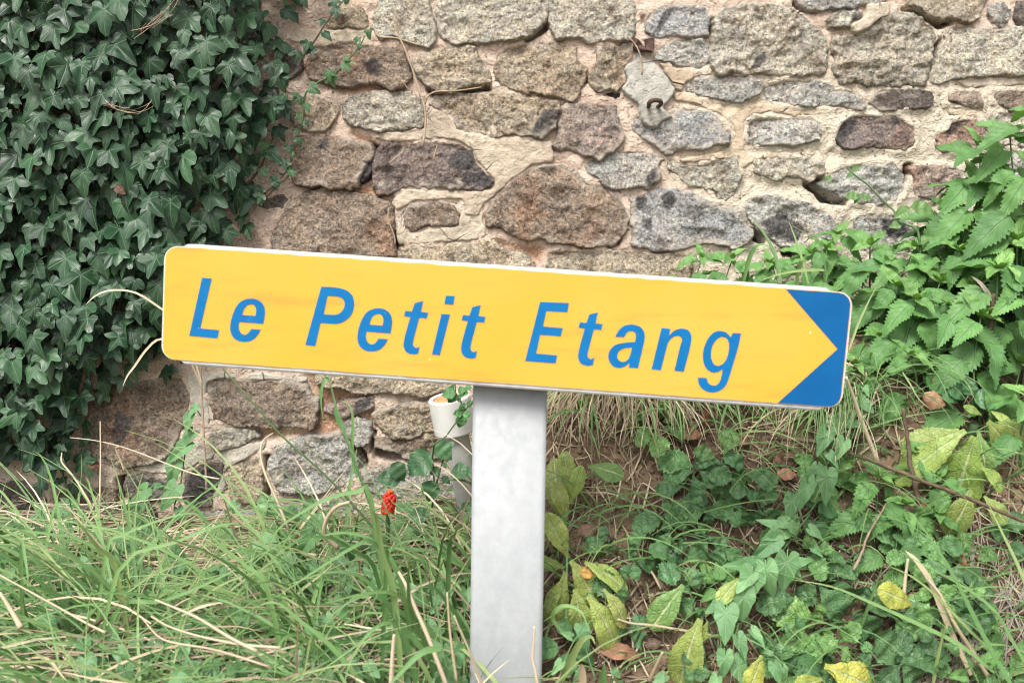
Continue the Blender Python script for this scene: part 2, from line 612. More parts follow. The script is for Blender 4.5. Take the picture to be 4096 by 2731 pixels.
M['wood_pale'] = mat_plain('splintered_wood', (0.55, 0.47, 0.38), 0.8, 0.2, 120, 0.5)
M['rust'] = mat_plain('rusty_iron', (0.095, 0.055, 0.040), 0.85, 0.45, 120, 0.8)
M['litter'] = mat_plain('leaf_litter', (0.15, 0.095, 0.06), 0.85, 0.5, 60, 0.4)


def mesh_grid(name, X, Y, Z, keep, mat, attrs=None, origin=(0, 0, 0)):
    """quads over the cells of a vertex grid that KEEP marks; attrs: {name: per-vertex floats or (n,4) colours}"""
    ny, nx = X.shape
    idx = np.arange(nx * ny).reshape(ny, nx)
    q = np.stack([idx[:-1, :-1], idx[:-1, 1:], idx[1:, 1:], idx[1:, :-1]], -1)[keep]
    used = np.unique(q)
    rm = np.full(nx * ny, -1, dtype=np.int64)
    rm[used] = np.arange(len(used))
    q = rm[q].astype(np.int32)
    co = np.stack([X.ravel()[used] - origin[0], Y.ravel()[used] - origin[1], Z.ravel()[used] - origin[2]], -1).astype(np.float32)
    me = bpy.data.meshes.new(name)
    nf = len(q)
    me.vertices.add(len(co))
    me.vertices.foreach_set('co', co.ravel())
    me.loops.add(nf * 4)
    me.loops.foreach_set('vertex_index', q.ravel())
    me.polygons.add(nf)
    me.polygons.foreach_set('loop_start', np.arange(0, nf * 4, 4, dtype=np.int32))
    me.polygons.foreach_set('use_smooth', np.ones(nf, dtype=bool))
    for k, a in (attrs or {}).items():
        if a.ndim == 3:
            at_ = me.attributes.new(k, 'FLOAT_COLOR', 'POINT')
            at_.data.foreach_set('color', a.reshape(-1, 4)[used].astype(np.float32).ravel())
        else:
            at_ = me.attributes.new(k, 'FLOAT', 'POINT')
            at_.data.foreach_set('value', a.ravel()[used].astype(np.float32))
    me.materials.append(mat)
    me.update(calc_edges=True)
    me.validate()
    return me
# ------------------------------------------------------------------ ground
def axis(fine0, fine1, step, lo, hi):
    mid = list(np.arange(fine0, fine1 + 1e-6, step))
    left, right = [], []
    s, x = step, fine0
    while x > lo:
        s *= 1.35
        x -= s
        left.append(x)
    s, x = step, mid[-1]
    while x < hi:
        s *= 1.35
        x += s
        right.append(x)
    return np.array(left[::-1] + mid + right)


gx, gy = axis(-1.0, 1.05, 0.008, -40, 40), axis(0.95, WALL_Y + 0.04, 0.008, -40, WALL_Y + 0.05)
GX, GY = np.meshgrid(gx, gy)
GZ = ground_z(GX, GY)
soil_me = mesh_grid('ground', GX, GY, GZ, np.ones((len(gy) - 1, len(gx) - 1), bool), M['soil'])
ground = put('ground', soil_me)
ground['kind'] = 'structure'

# ------------------------------------------------------------------ stone wall
wall = thing('stone_wall', (0, WALL_Y, 0.4), 'old granite rubble wall with wide pink lime mortar joints', 'wall')


def chaikin(p, n=1):
    for _ in range(n):
        q = np.roll(p, -1, axis=0)
        p = np.stack([0.86 * p + 0.14 * q, 0.14 * p + 0.86 * q], 1).reshape(-1, 2)
    return p


def sdf(px, pz, poly):
    """signed distance (positive inside) of points to a polygon"""
    a = poly
    b = np.roll(poly, -1, axis=0)
    best = np.full(px.shape, 1e9)
    ins = np.zeros(px.shape, bool)
    for (ax, az), (bx, bz) in zip(a, b):
        ex, ez = bx - ax, bz - az
        L = ex * ex + ez * ez + 1e-15
        t = np.clip(((px - ax) * ex + (pz - az) * ez) / L, 0, 1)
        d = (px - ax - t * ex) ** 2 + (pz - az - t * ez) ** 2
        best = np.minimum(best, d)
        if abs(bz - az) > 1e-12:
            cr = ((az > pz) != (bz > pz)) & (px < (bx - ax) * (pz - az) / (bz - az) + ax)
            ins ^= cr
    return np.where(ins, 1, -1) * np.sqrt(best)


def wpoly(fr, pts, Y=WALL_Y - 0.012):
    out = []
    for x, y in pts:
        q = at(fr, x, y, Y)
        out.append((q.x, q.z))
    return np.array(out)


def P_(s):
    v = [float(x) for x in s.split()]
    return list(zip(v[0::2], v[1::2]))


COL = {'tan': (0.385, 0.318, 0.235), 'brown': (0.270, 0.208, 0.158), 'dark': (0.175, 0.148, 0.130), 'grey': (0.395, 0.375, 0.338),
       'bluegrey': (0.325, 0.315, 0.302), 'purple': (0.210, 0.165, 0.146), 'olive': (0.425, 0.388, 0.315), 'black': (0.060, 0.055, 0.055),  # black is the shade of open cavities, put into a stone colour
       'rose': (0.340, 0.272, 0.230)}
# frame, colour, height (mm), roughness of the face, outline
STONES = [
    ('A', 'tan', 16, 1, '560 160 620 60 700 20 780 40 830 110 840 180 760 200 640 200 560 195'),
    ('A', 'olive', 22, 1, '885 70 920 10 1000 -60 1250 -60 1300 50 1345 190 1350 310 1280 340 1150 300 1050 270 920 265 880 200'),
    ('A', 'olive', 30, 1.2, '1350 60 1370 -100 2080 -100 2140 0 2145 110 2100 190 2000 260 1850 295 1740 315 1480 310 1380 260 1350 190'),
    ('A', 'brown', 22, 1, '400 480 430 400 560 340 650 310 720 310 830 330 1000 350 1110 370 1160 470 1170 560 1090 620 1020 640 860 600 700 620 560 600 440 560'),
    ('A', 'dark', 12, 1, '230 320 330 330 390 400 380 520 300 560 210 500 200 400'),
    ('A', 'tan', 26, 1, '1170 430 1220 380 1400 340 1610 330 1650 390 1690 470 1730 570 1720 610 1600 620 1450 650 1310 660 1230 600 1180 520'),
    ('A', 'tan', 24, 1.2, '1770 400 1860 330 1985 305 2200 300 2345 340 2360 430 2425 490 2415 585 2380 660 2325 724 2200 710 2060 675 1900 655 1800 610 1760 530'),
    ('A', 'tan', 18, 1, '240 740 330 700 480 690 560 740 640 770 640 810 580 900 540 940 420 950 330 930 270 850'),
    ('A', 'olive', 20, 1, '650 770 720 690 850 660 1000 650 1150 660 1230 720 1255 800 1260 880 1230 915 1130 925 970 945 830 940 720 905 670 850'),
    ('A', 'tan', 18, 1.2, '1300 750 1330 690 1480 660 1650 670 1800 680 1950 690 2100 710 2230 740 2235 800 2200 930 2100 1000 2020 970 1860 975 1830 960 1740 985 1680 975 1500 930 1480 880 1400 800'),
    ('A', 'brown', 24, 0.9, '340 980 480 970 600 980 740 990 760 1020 860 1040 880 1120 830 1200 790 1260 770 1340 720 1370 640 1350 560 1360 510 1320 430 1345 330 1340 295 1300 300 1180 320 1060'),
    ('A', 'black', 5, 0.8, '880 1130 885 1230 860 1280 800 1310 780 1290 830 1200'),  # no real stone: a cavity's darkness painted on a low black piece
    ('A', 'purple', 22, 1.3, '885 1180 920 1080 980 1020 1100 1040 1250 1020 1500 1030 1590 1080 1630 1180 1700 1240 1745 1300 1740 1350 1650 1370 1500 1355 1400 1345 1280 1360 1150 1350 1060 1380 1000 1405 920 1385 890 1340'),
    ('A', 'brown', 26, 0.9, '215 1560 290 1440 400 1385 520 1375 640 1385 760 1390 900 1420 1000 1450 1020 1500 1035 1600 1045 1850 150 1850 165 1650'),
    ('A', 'dark', 12, 1, '40 1500 60 1420 230 1410 260 1440 220 1500 120 1520'),
    ('A', 'dark', 9, 1, '1770 1140 1830 1105 1940 1120 1950 1165 1850 1175 1780 1165'),
    ('P', 'brown', 16, 1, '925 490 945 468 1000 463 1045 472 1058 492 1050 517 1000 520 940 532 928 515'),
    ('P', 'tan', 18, 1, '915 568 1000 566 1131 554 1165 570 1200 583 1232 612 1232 660 905 660 905 600'),
    ('P', 'tan', 14, 1, '1256 576 1300 573 1420 577 1500 580 1560 583 1590 592 1590 620 1570 660 1256 660'),
    ('P', 'brown', 26, 1, '1112 490 1130 460 1165 430 1200 400 1240 380 1290 378 1330 395 1345 420 1390 430 1430 470 1443 500 1440 535 1410 560 1350 565 1290 560 1230 550 1175 545 1150 525 1120 520'),
    ('B', 'olive', 26, 1.2, '210 200 190 60 215 -80 990 -80 1050 60 1040 150 1010 250 1030 330 1000 385 900 390 780 380 640 400 560 390 530 340 300 370 270 300'),
    ('B', 'bluegrey', 22, 1, '1110 200 1180 120 1280 60 1450 40 1620 60 1690 110 1720 190 1700 280 1720 330 1600 345 1450 350 1300 345 1180 350 1120 310'),
    ('B', 'grey', 18, 1, '1230 480 1290 430 1400 380 1520 365 1660 370 1710 430 1720 520 1700 620 1650 670 1560 640 1420 630 1380 590 1290 560 1210 560'),
    ('B', 'tan', 18, 1.2, '650 470 720 420 830 410 980 400 1010 450 1000 530 960 590 930 650 940 720 960 760 900 830 850 850 780 830 670 870 620 820 580 780 590 720 660 640 680 560'),
    ('B', 'black', 5, 1, '660 880 780 840 860 850 905 850 900 920 760 915 690 905'),  # dark crevice under the stone above, its shade painted as a black piece
    ('P', 'olive', 26, 1.3, '1632 90 1640 50 1665 20 1710 10 1780 12 1830 25 1870 60 1900 90 1905 140 1898 170 1840 175 1760 172 1700 172 1650 170 1632 150'),
    ('B', 'grey', 16, 1, '1490 810 1560 740 1640 690 1800 700 1950 690 2080 705 2200 760 2230 800 2200 850 2150 900 2000 950 1800 930 1600 890 1500 850'),
    ('B', 'bluegrey', 22, 1, '1000 1150 1050 1080 1100 1070 1380 1100 1430 1020 1480 1005 1620 1040 1760 1075 1810 1130 1850 1190 1940 1260 1900 1350 1780 1370 1560 1405 1430 1410 1390 1450 1340 1460 1240 1400 1180 1340 1080 1280 1010 1210'),
    ('B', 'rose', 24, 0.9, '270 1330 300 1150 320 1080 330 1000 400 960 600 970 850 985 880 1080 900 1190 930 1270 930 1340 860 1400 760 1440 700 1490 560 1475 430 1420 300 1410 250 1370'),
    ('D', 'grey', 20, 1, '100 380 200 310 350 260 500 240 640 245 760 285 830 320 800 400 800 500 760 540 680 575 560 570 430 600 310 580 240 550 200 500 110 440'),
    ('D', 'olive', 18, 1.1, '850 330 920 310 1000 370 1200 370 1380 310 1530 290 1550 400 1550 520 1520 610 1490 670 1410 710 1300 690 1310 640 1240 600 1080 560 980 490 860 430'),
    ('D', 'bluegrey', 28, 0.9, '530 700 580 660 700 620 850 610 960 620 1080 640 1180 680 1300 720 1440 760 1560 800 1590 930 1660 1000 1650 1060 1590 1130 1500 1160 1400 1140 1290 1110 1180 1110 1100 1130 1030 1165 850 1165 650 1160 530 1150 530 950 520 800'),
    ('P', 'grey', 20, 1.2, '1712 470 1740 450 1800 455 1860 470 1900 490 1920 520 1910 555 1880 580 1830 575 1780 560 1740 530 1715 500'),
    ('D', 'olive', 11, 1.4, '1670 420 1690 330 1750 290 1800 300 2000 310 2200 310 2330 350 2330 470 2200 520 2100 500 1900 500 1750 480 1680 460'),
    ('C', 'bluegrey', 22, 1, '390 -60 1200 -60 1180 20 1100 40 1000 40 850 60 740 60 640 95 500 80 420 40'),
    ('C', 'tan', 26, 1, '1330 -40 2050 -40 2030 40 1980 140 1900 200 1840 205 1740 160 1560 140 1480 80 1350 60'),
    ('C', 'olive', 18, 1, '680 170 740 110 860 85 960 90 950 150 870 190 860 245 760 240 690 230'),
    ('C', 'olive', 24, 1.6, '700 420 720 320 880 310 1040 220 1180 120 1360 120 1480 170 1600 230 1610 290 1590 400 1560 500 1540 620 1510 720 1400 740 1250 735 1050 730 950 710 820 725 740 660 700 590 720 520'),
    ('C', 'olive', 24, 1, '1560 620 1620 520 1680 350 1730 230 1850 210 1980 230 2150 230 2300 220 2500 220 2500 640 2300 650 2100 660 1900 660 1750 670 1600 720 1550 700'),
    ('C', 'grey', 16, 1, '2050 80 2120 20 2200 30 2240 90 2220 190 2150 220 2080 150'),
    ('C', 'dark', 16, 1, '2300 20 2450 0 2450 250 2320 240 2280 150'),
    ('C', 'grey', 15, 1, '130 850 100 760 210 700 290 680 430 680 600 690 680 720 760 770 900 770 950 800 970 860 1000 910 950 945 820 920 700 925 500 920 350 910 220 880'),
    ('C', 'dark', 12, 0.8, '1040 880 1090 790 1140 760 1400 765 1590 775 1580 860 1550 930 1450 940 1350 925 1260 950 1120 940'),
    ('C', 'brown', 12, 1, '1690 870 1720 800 1850 780 1960 775 2000 800 2010 930 1900 925 1780 905'),
    ('C', 'brown', 14, 1, '2080 800 2200 775 2400 775 2400 940 2250 960 2160 920 2100 870'),
    ('C', 'grey', 11, 1.2, '-20 1050 60 1000 150 1000 350 1020 520 1010 600 1060 600 1200 500 1240 300 1250 100 1260 -20 1210'),
    ('C', 'purple', 15, 1, '740 1140 790 1040 880 990 1000 975 1150 1000 1260 980 1340 1040 1430 1090 1440 1150 1410 1260 1350 1300 1200 1290 1080 1270 960 1260 800 1275 735 1240'),
    ('C', 'rose', 16, 1, '1600 1250 1620 1160 1700 1100 1730 1040 1850 1020 1960 1040 2010 1080 2050 1200 1980 1290 1800 1310 1650 1310'),
    ('P', 'grey', 16, 1.4, '1880 420 1930 385 1990 372 2050 375 2080 395 2085 440 2060 465 1990 470 1930 455'),
    ('P', 'rose', 18, 1, '2095 385 2150 380 2200 385 2215 420 2200 455 2150 460 2100 450'),
    ('P', 'grey', 16, 1, '1960 500 2000 490 2080 495 2110 540 2080 575 2000 570 1970 540'),
    ('P', 'grey', 16, 1, '2240 360 2300 345 2400 350 2400 440 2290 450 2240 430'),
    ('P', 'olive', 16, 1, '2240 262 2400 255 2400 330 2260 340'),
    ('P', 'grey', 16, 1, '2130 490 2400 480 2400 570 2140 580'),
    ('E', 'brown', 24, 1, '250 270 300 245 420 240 650 245 900 255 1020 270 1060 320 1130 390 1120 460 1100 600 1060 615 950 590 800 610 640 600 480 580 300 530 270 440 245 350'),
    ('F', 'brown', 24, 1, '800 450 900 370 1060 330 1500 250 1700 260 1780 430 1780 520 1750 650 1680 780 1620 960 1500 1050 1290 1090 1200 1110 1080 1080 1020 1000 930 980 850 900 800 750'),
    ('E', 'tan', 24, 1, '1110 210 1200 100 2000 100 2150 150 2150 330 2000 350 1850 350 1650 330 1500 345 1350 310 1200 290 1120 260'),
    ('E', 'rose', 18, 1.2, '1170 470 1240 420 1350 390 1470 370 1555 365 1555 440 1480 480 1400 510 1310 530 1230 500'),
    ('E', 'grey', 22, 1, '1300 620 1340 560 1440 545 1530 570 1545 640 1530 720 1480 765 1410 760 1370 700 1320 660'),
    ('E', 'tan', 20, 1.3, '1530 500 1600 460 1800 420 1980 390 2200 390 2200 640 1990 640 1900 690 1800 700 1680 680 1600 620 1550 570'),
    ('E', 'brown', 14, 1.2, '1560 690 1700 715 1900 705 2250 700 2250 850 1880 860 1700 790 1570 760'),
    ('E', 'olive', 14, 1.3, '255 700 280 640 420 600 640 630 655 680 590 720 470 760 330 790 270 760'),
    ('E', 'grey', 22, 1.2, '730 860 780 760 900 700 1050 660 1200 670 1290 650 1340 700 1380 780 1440 900 1430 1000 1300 1080 1100 1130 900 1130 780 1080 740 960'),
    ('E', 'tan', 20, 1, '400 990 430 920 530 880 640 860 680 960 690 1080 670 1190 560 1200 450 1180 410 1080'),
    ('E', 'dark', 16, 0.9, '60 1000 180 900 290 880 380 900 370 1000 330 1060 290 1130 270 1210 170 1210 60 1180'),
    ('E', 'bluegrey', 20, 0.8, '180 1270 400 1250 640 1255 680 1300 660 1400 400 1410 200 1390'),
    ('E', 'grey', 20, 0.8, '720 1240 1000 1190 1300 1150 1400 1200 1380 1330 1000 1370 740 1360'),
    ('E', 'grey', 20, 0.9, '1460 960 1700 900 2000 930 2200 960 2200 1200 1900 1180 1500 1120'),
    ('F', 'dark', 18, 0.9, '1150 1200 1300 1170 1570 1200 1590 1250 1560 1400 1400 1440 1200 1400 1150 1300'),
    ('F', 'dark', 18, 0.9, '-100 1250 200 1240 400 1300 430 1450 200 1500 -100 1480'),
    ('F', 'dark', 18, 0.9, '900 1430 1150 1455 1450 1490 1480 1590 1000 1640 880 1560'),
    ('F', 'brown', 18, 0.9, '470 1340 700 1330 1000 1290 1080 1330 1080 1420 870 1440 500 1470'),
    ('F', 'dark', 18, 0.9, '-60 1560 300 1540 820 1510 840 1680 300 1720 -60 1700'),
    ('P', 'brown', 20, 1, '600 735 880 720 1180 715 1190 835 900 830 720 838 600 822'),
    ('P', 'tan', 20, 1, '1215 700 1500 690 1520 780 1380 830 1220 820'),
    ('P', 'grey', 20, 1, '1530 690 1760 670 1790 760 1700 800 1545 790'),
]
DARK = [('A', '2110 810 2200 790 2240 795 2230 870 2205 930 2100 1005 2015 965 2060 890'),
        ('A', '1430 1140 1500 1080 1590 1070 1632 1170 1600 1222 1500 1235 1440 1190'),
        ('A', '1520 1245 1690 1232 1750 1310 1735 1355 1620 1335 1530 1290'),
        ('E', '1395 440 1430 395 1480 372 1560 362 1560 440 1480 482 1400 505'),
        ('B', '1220 280 1270 150 1340 60 1420 60 1330 200 1280 270'),
        ('D', '560 740 600 670 640 650 690 680 660 760 590 790'), ('D', '810 660 870 615 940 625 950 700 900 800 830 790'),
        ('D', '620 870 740 880 720 1000 640 980'), ('D', '640 520 720 400 800 390 800 490 700 570'),
        ('C', '40 500 130 440 150 500 60 590 0 600'), ('C', '870 130 960 95 960 140 880 185'),
        ('C', '740 1140 820 1020 940 1000 900 1100 800 1240 735 1240'), ('C', '1210 985 1300 1010 1320 1080 1240 1060'),
        ('C', '1690 1140 1740 1040 1830 1030 1790 1120 1720 1170'), ('C', '1690 900 1740 850 1810 890 1800 910'),
        ('P', '1745 505 1800 490 1850 520 1830 560 1770 545'), ('P', '2020 505 2075 500 2095 540 2050 555'),
        ('A', '480 1010 560 990 570 1060 500 1080'), ('A', '820 460 900 400 960 480 920 560 850 540'),
        ('F', '1100 560 1250 640 1230 760 1120 900 1040 800'), ('F', '1750 1190 2000 1100 2080 1200 1950 1400 1800 1420')]
PALE = [('A', '1440 590 1500 580 1600 595 1700 600 1600 615 1460 605'), ('A', '870 895 910 880 950 925 900 925'),
        ('A', '910 1330 960 1310 1000 1340 960 1365'), ('A', '1470 1300 1520 1290 1510 1330'),
        ('S1', '1030 60 1120 10 1150 0 1120 40 1050 90'), ('C', '1240 150 1340 120 1560 220 1480 230 1400 180 1280 170'),
        ('A', '1180 740 1205 720 1200 770'), ('E', '760 900 860 920 830 1080 770 1040'), ('D', '520 760 560 700 570 1100 530 1120')]
# frame, colour, height mm, outline
CEMENT = [
    ('A', (0.52, 0.45, 0.35), 14, '150 225 270 200 440 195 600 205 700 210 860 200 905 240 915 310 880 335 800 340 740 310 650 310 540 345 470 350 380 330 300 310 180 280'),
    ('A', (0.47, 0.40, 0.315), 13, '890 990 950 945 1130 930 1255 910 1270 800 1360 780 1480 880 1500 930 1700 985 1740 870 1770 800 1825 810 1825 960 1860 975 2020 980 2100 1010 2180 1010 2200 1090 2190 1180 2060 1180 1960 1250 1850 1330 1760 1420 1690 1470 1650 1568 1540 1560 1530 1440 1450 1440 1300 1450 1180 1450 1110 1500 1050 1530 1020 1480 1030 1430 1100 1370 1180 1350 1300 1365 1500 1360 1650 1375 1745 1350 1745 1290 1640 1180 1600 1080 1500 1030 1380 1000 1250 1010 1100 1035 950 1020'),
    ('P', (0.48, 0.42, 0.335), 13, '903 470 925 450 945 465 925 490 927 515 940 533 1000 522 1050 518 1060 490 1080 450 1110 470 1115 520 1122 550 1050 555 915 565 905 540 915 510'),
    ('B', (0.39, 0.385, 0.345), 27, '1030 520 1060 460 1130 540 1230 590 1290 660 1340 740 1410 830 1380 900 1330 970 1290 1000 1370 1070 1380 1100 1270 1150 1250 1200 1180 1210 1100 1180 1070 1100 1060 990 1000 950 920 880 890 830 960 750 925 660 960 600 1020 570'),
    ('B', (0.46, 0.375, 0.28), 16, '1230 590 1370 565 1390 630 1560 630 1610 670 1590 740 1490 800 1480 850 1410 850 1340 740 1280 650'),
    ('P', (0.51, 0.42, 0.315), 12, '1565 205 1640 222 1700 235 1755 232 1790 238 1850 252 1890 250 1890 262 1830 268 1780 262 1730 262 1715 275 1712 340 1720 352 1860 345 1880 358 1740 368 1710 390 1695 420 1690 365 1640 370 1570 378 1550 365 1600 355 1660 345 1690 320 1685 290 1655 262 1590 240 1550 235 1545 215'),
    ('C', (0.49, 0.44, 0.355), 27, '870 290 860 220 930 160 1000 120 1000 30 1070 15 1190 30 1205 60 1195 150 1120 180 1030 240 920 300'),
    ('C', (0.56, 0.49, 0.40), 14, '1760 680 2000 655 2350 650 2400 730 2150 750 2000 745 1950 780 1850 750'),
    ('C', (0.54, 0.45, 0.35), 13, '1680 915 1900 935 2000 930 2000 800 2060 800 2110 900 2100 1000 2060 1045 1950 1020 1780 1000 1700 990'),
    ('E', (0.46, 0.425, 0.365), 13, '80 180 400 165 1040 200 1040 260 640 240 310 230 245 270 240 360 290 530 260 600 250 760 330 795 590 730 710 700 715 780 520 870 390 960 400 1090 330 1190 290 1150 380 900 290 875 180 890 60 960 -100 1000 -60 880 60 800 110 650 120 470 90 300'),
    ('F', (0.46, 0.42, 0.36), 13, '1290 1080 1420 1060 1580 1060 1700 1100 1640 1180 1480 1160 1310 1160'),
]
# places where the joint is open and dark: frame, depth mm, outline
HOLES = [('A', 45, '870 1030 920 1060 915 1150 885 1150 875 1090'), ('A', 40, '785 1270 830 1210 880 1150 890 1260 800 1320'),
         ('P', 60, '900 540 910 535 920 560 918 600 902 600'), ('E', 60, '695 835 725 840 730 940 705 945'),
         ('E', 50, '1370 770 1450 770 1500 880 1480 980 1420 900'), ('E', 50, '660 1100 720 1050 730 1160 670 1200'),
         ('E', 50, '1530 690 1560 650 1560 760 1530 800'), ('C', 45, '1565 560 1600 400 1650 330 1640 400 1590 560 1550 680'),
         ('C', 40, '390 20 500 80 560 100 430 60'), ('C', 40, '1330 70 1500 110 1740 190 1640 220 1540 170'),
         ('D', 55, '295 1110 340 1090 420 1070 410 1110 340 1135'), ('D', 55, '1650 980 1760 1030 1770 1110 1660 1080'),
         ('G', 60, '470 80 540 10 600 30 620 110 740 90 840 190 830 250 640 230 570 150'), ('G', 50, '280 660 500 650 480 700 300 700'),
         ('C', 40, '1350 1410 1390 1410 1380 1480 1350 1560'), ('F', 60, '1090 1220 1150 1210 1150 1400 1090 1420'),
         ('A', 35, '1290 650 1380 655 1720 605 1730 640 1600 660 1320 680'), ('B', 35, '1700 270 1740 210 1760 180 1760 230 1720 310'),
         ('B', 30, '1095 150 1115 145 1110 200 1095 210'), ('E', 45, '1560 790 1700 800 1880 870 1700 860 1560 850'),
         ('A', 30, '1150 480 1190 480 1190 520 1160 520'), ('B', 30, '560 740 590 730 590 770 565 780'),
         ('A', 30, '1990 265 2150 165 2160 190 2030 280 1990 290')]


def poly_of(fr, s, rnd=1):
    return chaikin(wpoly(fr, P_(s)), rnd)


rs = random.Random(4)
IVY_EDGE = P_('-480 -150 740 -150 760 0 670 60 665 110 690 170 700 230 700 290 650 330 625 400 600 460 590 500 580 580 560 700 470 800 400 850 385 880 310 870 285 950 250 905 225 980 240 1050 195 1130 100 1130 60 1050 0 1090 -480 1130')
ivy_poly = wpoly('P', IVY_EDGE, WALL_Y - 0.02)
sign_hide = wpoly('P', P_('420 610 1890 700 1870 850 430 780'), WALL_Y)
frame_poly = wpoly('S', [(0, 0), (4096, 0), (4096, 2731), (0, 2731)], WALL_Y)

traced = []
for i, (fr, colk, H, rough, s) in enumerate(STONES):
    traced.append([poly_of(fr, s, 0), COL[colk], H * 1e-3, rough, 0.0026])
# the wall goes on outside the picture and behind the ivy: stones in rough courses
z = 0.30
while z < 1.72:
    rh = rs.uniform(0.10, 0.15)
    x = -1.32 + rs.uniform(0, 0.1)
    while x < 1.32:
        rw = rs.uniform(0.13, 0.26)
        ux, uz = rw / 2 - 0.010, rh / 2 - 0.010
        cx, cz = x + rw / 2, z + rh / 2
        pl = []
        for k in range(12):
            a = 2 * math.pi * k / 12
            ca, sa = math.cos(a), math.sin(a)
            e = (abs(ca) ** 5 + abs(sa) ** 5) ** (-1 / 5)
            pl.append((cx + ux * ca * e * rs.uniform(0.86, 1.0), cz + uz * sa * e * rs.uniform(0.86, 1.0)))
        pl = np.array(pl)
        allp = np.vstack([pl, [[cx, cz]]])
        inf = sdf(allp[:, 0], allp[:, 1], frame_poly)
        hid = np.maximum(sdf(allp[:, 0], allp[:, 1], ivy_poly), sdf(allp[:, 0], allp[:, 1], sign_hide))
        okk = np.all((inf < 0.0) | (hid > 0.012))
        if okk:
            for T in traced[:len(STONES)]:
                if np.max(sdf(allp[:, 0], allp[:, 1], T[0])) > -0.008 or np.max(sdf(T[0][:, 0], T[0][:, 1], pl)) > -0.008:
                    okk = False
                    break
        if okk:
            traced.append([chaikin(pl), COL[rs.choice(['tan', 'brown', 'olive', 'grey', 'rose', 'dark'])], rs.uniform(0.014, 0.024), 1.0, 0.006])
        x += rw
    z += rh

dark_p = [poly_of(f, s) for f, s in DARK]
pale_p = [poly_of(f, s) for f, s in PALE]

# the mortar sheet
STEP = 0.0032
wx = np.arange(-1.36, 1.361, STEP)
wz = np.arange(0.26, 1.76, STEP)
WX, WZ = np.meshgrid(wx, wz)
smax = np.full(WX.shape, -1.0)
for pl, col, H, rough, st in traced:
    i0, i1 = np.searchsorted(wx, [pl[:, 0].min() - 0.03, pl[:, 0].max() + 0.03])
    k0, k1 = np.searchsorted(wz, [pl[:, 1].min() - 0.03, pl[:, 1].max() + 0.03])
    if i1 <= i0 or k1 <= k0:
        continue
    sub = (slice(k0, k1), slice(i0, i1))
    smax[sub] = np.maximum(smax[sub], sdf(WX[sub], WZ[sub], pl))
mh = 0.0070 + 0.0050 * fbm(WX * 22, WZ * 22, 31, 4) + 0.0030 * fbm(WX * 75, WZ * 75, 77, 3) + 0.0035 * np.maximum(0, vnoise(WX * 110, WZ * 110, 79) - 0.35)
pxX = WX / WALL_Y                                         # rough horizontal place in the picture
cream = sstep(0.15, 0.40, WX + 0.08 * fbm(WX * 5, WZ * 5, 3, 2)) * sstep(1.34, 1.20, WZ)
mh = mh + 0.003 * cream * sstep(-0.012, -0.002, smax)     # flush pointing on the right
mh = mh - 0.001 * sstep(-0.012, 0.0, smax) * (1 - cream)  # the joint drops beside the stones
earth = np.zeros(WX.shape)
for fr, s in (('E', '1040 200 1110 200 1200 290 1500 350 1560 520 1540 640 1300 660 1050 660 640 640 640 700 1050 640 1130 400'),
              ('A', '430 1340 770 1370 880 1280 1000 1410 1030 1440 700 1400 430 1380'), ('A', '740 960 860 1010 900 1060 780 1010'),
              ('S1', '1480 1340 1600 1340 1640 1500 1560 1500'), ('P', '1140 560 1250 570 1240 600 1180 575'),
              ('A', '560 600 860 610 1100 640 700 650')):
    earth = np.maximum(earth, sstep(-0.012, 0.006, sdf(WX, WZ, wpoly(fr, P_(s)))))
mh = mh - 0.009 * earth
for fr, dep, s in HOLES:
    d = sdf(WX, WZ, wpoly(fr, P_(s)))
    mh = mh - dep * 1e-3 * sstep(-0.005, 0.004, d + 0.003 * fbm(WX * 60, WZ * 60, 8, 2))
mh = mh - 0.030 * sstep(0.001, 0.012, smax)
keepc = smax < 0.013
keep = keepc[:-1, :-1] | keepc[1:, :-1] | keepc[:-1, 1:] | keepc[1:, 1:]
me = mesh_grid('mortar', WX, WALL_Y - mh, WZ, keep, M['mortar'], {'cream': cream, 'earth': earth * 0.8}, (0, WALL_Y, 0.4))
put('mortar', me, wall)
mbx = MB()


def box(mb, x0, x1, y0, y1, z0, z1):
    vs = [(x0, y0, z0), (x1, y0, z0), (x1, y1, z0), (x0, y1, z0), (x0, y0, z1), (x1, y0, z1), (x1, y1, z1), (x0, y1, z1)]
    mb.add(vs, [(0, 3, 2, 1), (4, 5, 6, 7), (0, 1, 5, 4), (1, 2, 6, 5), (2, 3, 7, 6), (3, 0, 4, 7)])


box(mbx, -1.36, 1.36, 0.075, 0.5, -0.5, 1.5)
box(mbx, -9, -1.361, -0.012, 0.5, -0.5, 1.5)
box(mbx, 1.361, 9, -0.012, 0.5, -0.5, 1.5)
mbx.obj('wall_core', M['mortar'], wall, smooth=False)

